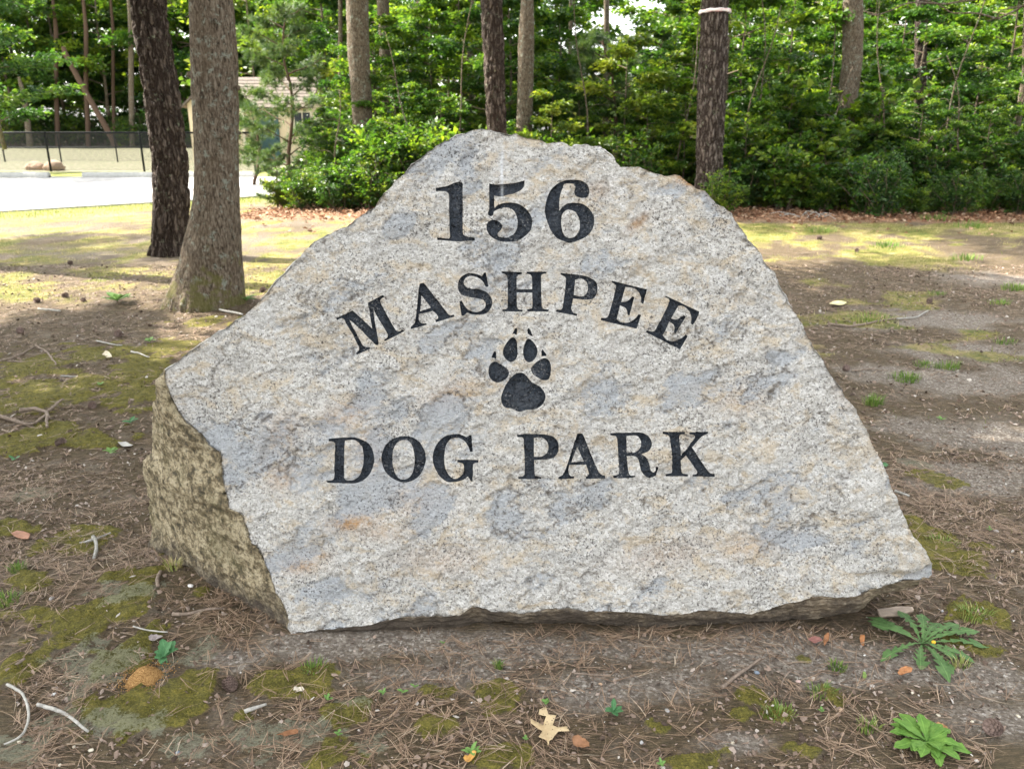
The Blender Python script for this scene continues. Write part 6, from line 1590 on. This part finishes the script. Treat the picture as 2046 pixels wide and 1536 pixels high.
rq = np.random.RandomState(3); kq = 420; aq = rq.uniform(0, 6.283, kq); dq = .045 + np.abs(rq.normal(0, .022, kq)); gq = .0011 + .0012 * rq.uniform(0, 1, kq)
cq = np.stack([np.cos(aq) * dq, np.sin(aq) * dq * 1.05, gq * .8 + .002], -1); oc = np.array([(1,0,0),(-1,0,0),(0,1,0),(0,-1,0),(0,0,1),(0,0,-1)], float)
V = (cq[:, None, :] + oc[None] * gq[:, None, None]).reshape(-1, 3); fo = np.array([(0,2,4),(2,1,4),(1,3,4),(3,0,4),(2,0,5),(1,2,5),(3,1,5),(0,3,5)])
oq = link('loose_grains', mesh_np('loose_grains', V, [(np.arange(kq)[:, None, None] * 6 + fo[None]).reshape(-1, 3)], M_ant, False), o); oq['kind'] = 'stuff'
# ---- pine cones
M_cone = simple('cone_scale', (0.17, 0.12, 0.10), .85, 80, .45, .4, .002)
def cone_src():
    e = thing('pine_cone', (0, 0, 0), 'x', 'pine cone')
    u, v = np.meshgrid(np.linspace(0, 6.283, 14, endpoint=False), np.linspace(0, math.pi, 8)); V = np.c_[(np.sin(v)*np.cos(u)).ravel() * .62, (np.sin(v)*np.sin(u)).ravel() * .62, np.cos(v).ravel()] * .022
    link('core', mesh_np('core', V, grid_faces(8, 14, True)[:, ::-1], M_cone, True), e)
    parts = []
    for k in range(86):
        f = (k + .5) / 86; ph = k * 2.39996; zc = .022 * (1 - 2 * f); rr_ = .016 * math.sin(math.acos(max(-1, min(1, 1 - 2 * f)))) + .002
        d = np.array([math.cos(ph), math.sin(ph), .35]); s_ = np.array([-math.sin(ph), math.cos(ph), 0]) * .0042; b = np.array([math.cos(ph) * rr_ * .7, math.sin(ph) * rr_ * .7, zc]); tp = b + d * .009
        upv = np.array([0, 0, .0016]); V = np.array([b - s_ * .6, b + s_ * .6, tp + s_, tp - s_, tp + upv + s_, tp + upv - s_, tp + d * .002 + upv * .5])
        parts.append((V, [np.array([[0, 1, 2, 3], [0, 3, 5, 5 - 0]])[:1], np.array([[2, 6, 3], [4, 5, 6], [2, 4, 6], [3, 6, 5], [0, 5, 4], [0, 4, 1]])]))
    V, F = join_geo(parts); o = link('scales', mesh_np('scales', V, F, M_cone, False), e); o['kind'] = 'stuff'
    return e
cs = cone_src()
CONES = ((237,668,1.25,'round pine cone on the litter left of the boulder, largest of the shaded cones'),(122,897,1.05,'pine cone on dark litter below the branched stick'),(40,660,1.2,'dark pine cone near the left edge below the shade line'),(75,602,1.2,'pine cone at the shade line, left one of the sunlit pair'),
         (130,592,1.2,'pine cone at the shade line, right one of the sunlit pair'),(166,601,.9,'small cone just right of the sunlit pair'),(1982,1466,1.0,'dark pine cone right of the bright green rosette'),(186,822,.9,'half hidden pine cone on litter right of the branched stick'),
         (1856,608,1.1,'dark cone on the grey slope at right'),(1637,480,1.6,'cone standing in the sunny strip right of the boulder'),(1690,738,1.0,'dark cone beside the thin brown stick, right of the boulder'),(140,528,1.2,'cone on the sunlit dry grass left of the pine'),(462,1374,.9,'worn grey cone on needles right of the ant mound'),(1712,503,1.2,'cone in the sunlit grass strip, right of the standing one'),(525,585,1.2,'cone between the oak foot and the boulder slope'))
for i, (px, py, s_, lb) in enumerate(CONES):
    g = gnd(px, py); o = cs if i == 0 else copy_thing(cs, (0, 0, 0), 0, 1, lb)
    o.location = (g[0], g[1], zg(g[0], g[1]) + .017 * s_); o.rotation_euler = (1.25 + .3 * math.sin(i * 3), .3 * math.cos(i), i * 1.9); o.scale = (s_,) * 3
    o['label'] = lb; o['group'] = 'pine cones on the ground'
# ---- pebbles
M_pb = {k: simple('pebble_' + k, c, .55, 30, .18, .2, .001, .4) for k, c in dict(cream=(.62, .56, .44), white=(.72, .71, .68), tan=(.50, .34, .22), slate=(.20, .24, .29), grey=(.36, .35, .34), pink=(.50, .36, .32), dark=(.06, .055, .055)).items()}
PB = ((1595,1360,8,'pink','pinkish tan pebble in front of the boulder, left of the green bud'),(1680,1417,9,'tan','flat tan pebble below the green bud'),(1512,1345,8,'slate','blue-grey pebble at the tip of the reddish bark strip'),(107,1385,7,'white','white elongated pebble above the bleached twigs'),
      (148,1493,6,'cream','round cream pebble at the bottom left, left of a larger one'),(182,1498,8,'cream','oval cream pebble at the bottom left, right of a smaller one'),(120,1531,6,'cream','cream pebble on the bottom edge, far left'),(1950,1523,7,'white','white pebble at the bottom edge right of the rosette'),
      (1823,1382,5,'cream','cream pebble above the bright rosette'),(1875,1429,7,'cream','cream pebble touching the top of the bright rosette'),(1942,1443,6,'cream','cream pebble left of the dark cone at lower right'),(2035,1428,7,'cream','pale pebble at the right edge above the cone'),(1933,1352,5,'dark','black pebble below the lowest dandelion leaves'),
      (645,1425,7,'cream','round pale pebble by a dark twig left of the seedlings'),(750,1395,5,'cream','round tan pebble left of the four-leaved seedling'),(943,1404,4,'white','small white pebble beside the dark moss cushion'),(1333,1422,8,'grey','grey angular pebble right of the low seedling'),(1388,1512,8,'slate','blue-grey stone on the litter at the bottom'),
      (1282,1482,8,'grey','grey stone on needles, right of the cinnamon scrap'),(40,1487,7,'cream','cream pebble under the end of the curved twig'),(496,1368,4,'white','white pebble right of the worn grey cone'),(376,1361,4,'white','tiny white pebble in moss right of the ant mound'),(1464,1485,7,'cream','cream pebble in the sand at lower right'),
      (105,1203,9,'grey','grey pebble with a flat face in the moss at left'),(383,1189,9,'white','crumbly white stone near the dry grass at the boulder foot'),(1884,1212,6,'grey','pale grey pebble right of the wood chip'),(1990,1062,7,'grey','pale pebble on far right soil'),(1728,1306,4,'white','small white pebble just left of the dandelion'),(355,1503,8,'slate','dark blue-grey pebble in lichen at the bottom left'),
      (254,1455,7,'slate','slate pebble on lichen above the bottom edge, left'),(1010,1391,5,'cream','tiny cream pebble above the dark moss cushion'),(1200,1366,6,'tan','tan pebble on needles below the straight twig'))
for i, (px, py, w_, c_, lb) in enumerate(PB):
    g = gnd(px, py); fw = g[1] * CP + CAM_H * SP; rr_ = w_ / FPX * fw * .62
    u, v = np.meshgrid(np.linspace(0, 6.283, 14, endpoint=False), np.linspace(0, math.pi, 8)); P = np.c_[(np.sin(v)*np.cos(u)).ravel(), (np.sin(v)*np.sin(u)).ravel(), np.cos(v).ravel()]
    V = P * (1 + .22 * fbm(P * 1.1 + i * 3, 2, 400 + i))[:, None] * np.array([1.1, .8, .6]) * rr_
    o = link('pebble', mesh_np('pebble', V, grid_faces(8, 14, True)[:, ::-1], M_pb[c_], True)); o.location = (g[0], g[1], zg(g[0], g[1]) + rr_ * .35); o.rotation_euler = (0, 0, i * 1.3); tag(o, lb, 'pebble', 'pebbles on the ground')
# ---- green bud
g = gnd(1727, 1354); V, F = tube([(0, 0, 0), (.001, .002, .006), (.001, .004, .013), (.000, .005, .019), (0, .005, .023)], [.003, .0052, .0056, .0038, .0028], 10)
e = thing('flower_bud', (g[0], g[1], zg(g[0], g[1]) + .003), 'small closed green bud with a pale tip standing on the soil', 'bud')
link('bud', mesh_np('bud', V, F, simple('bud_green', (.20, .30, .08), .6, 90, .3), True), e)
V, F = tube([(0, .005, .022), (.001, .0055, .026), (.001, .006, .028)], [.0028, .0034, .0022], 8); link('petal_tip', mesh_np('petal_tip', V, F, M_white, True), e)
# ---- shed branch debris heap at the woods edge (pale dead brush)
g = at_y(1592, 415, 14.0); r = np.random.RandomState(8); e = thing('dead_brush', (g[0], 14.0, zg(g[0], 14.0)), 'tangle of pale dead twigs at the foot of the bright shrubs', 'brush')
for k in range(16):
    a = r.uniform(0, 6.28); p0 = np.array([r.uniform(-.5, .5), r.uniform(-.25, .25), 0]); L = r.uniform(.25, .6); t_ = np.linspace(0, 1, 7)
    P = p0 + np.outer(t_ * L, [math.cos(a), .5 * math.sin(a), .35 + .3 * r.uniform()]); P[:, 2] -= .45 * L * t_ ** 2; P += np.cumsum(r.normal(0, .012, (7, 3)), 0)
    V, F = tube(P, np.linspace(.009, .003, 7), 5); link('branch', mesh_np('branch', V, F, M_white, True), e)
# ---- labels for the look-alikes of the woods: order along the view
ORD = 'first second third fourth fifth sixth seventh eighth ninth tenth eleventh twelfth thirteenth fourteenth fifteenth sixteenth seventeenth eighteenth nineteenth twentieth'.split()
byl = {}
for o in COL.objects:
    if o.parent is None and 'label' in o and 'group' in o: byl.setdefault(o['label'], []).append(o)
for lb, L_ in byl.items():
    if len(L_) < 2: continue
    L_.sort(key=lambda o: o.location.x / max(o.location.y, .1))
    for i, o in enumerate(L_):
        if i < len(ORD): o['label'] = ' '.join(lb.split()[:11]) + ', ' + ORD[i] + ' from the left'
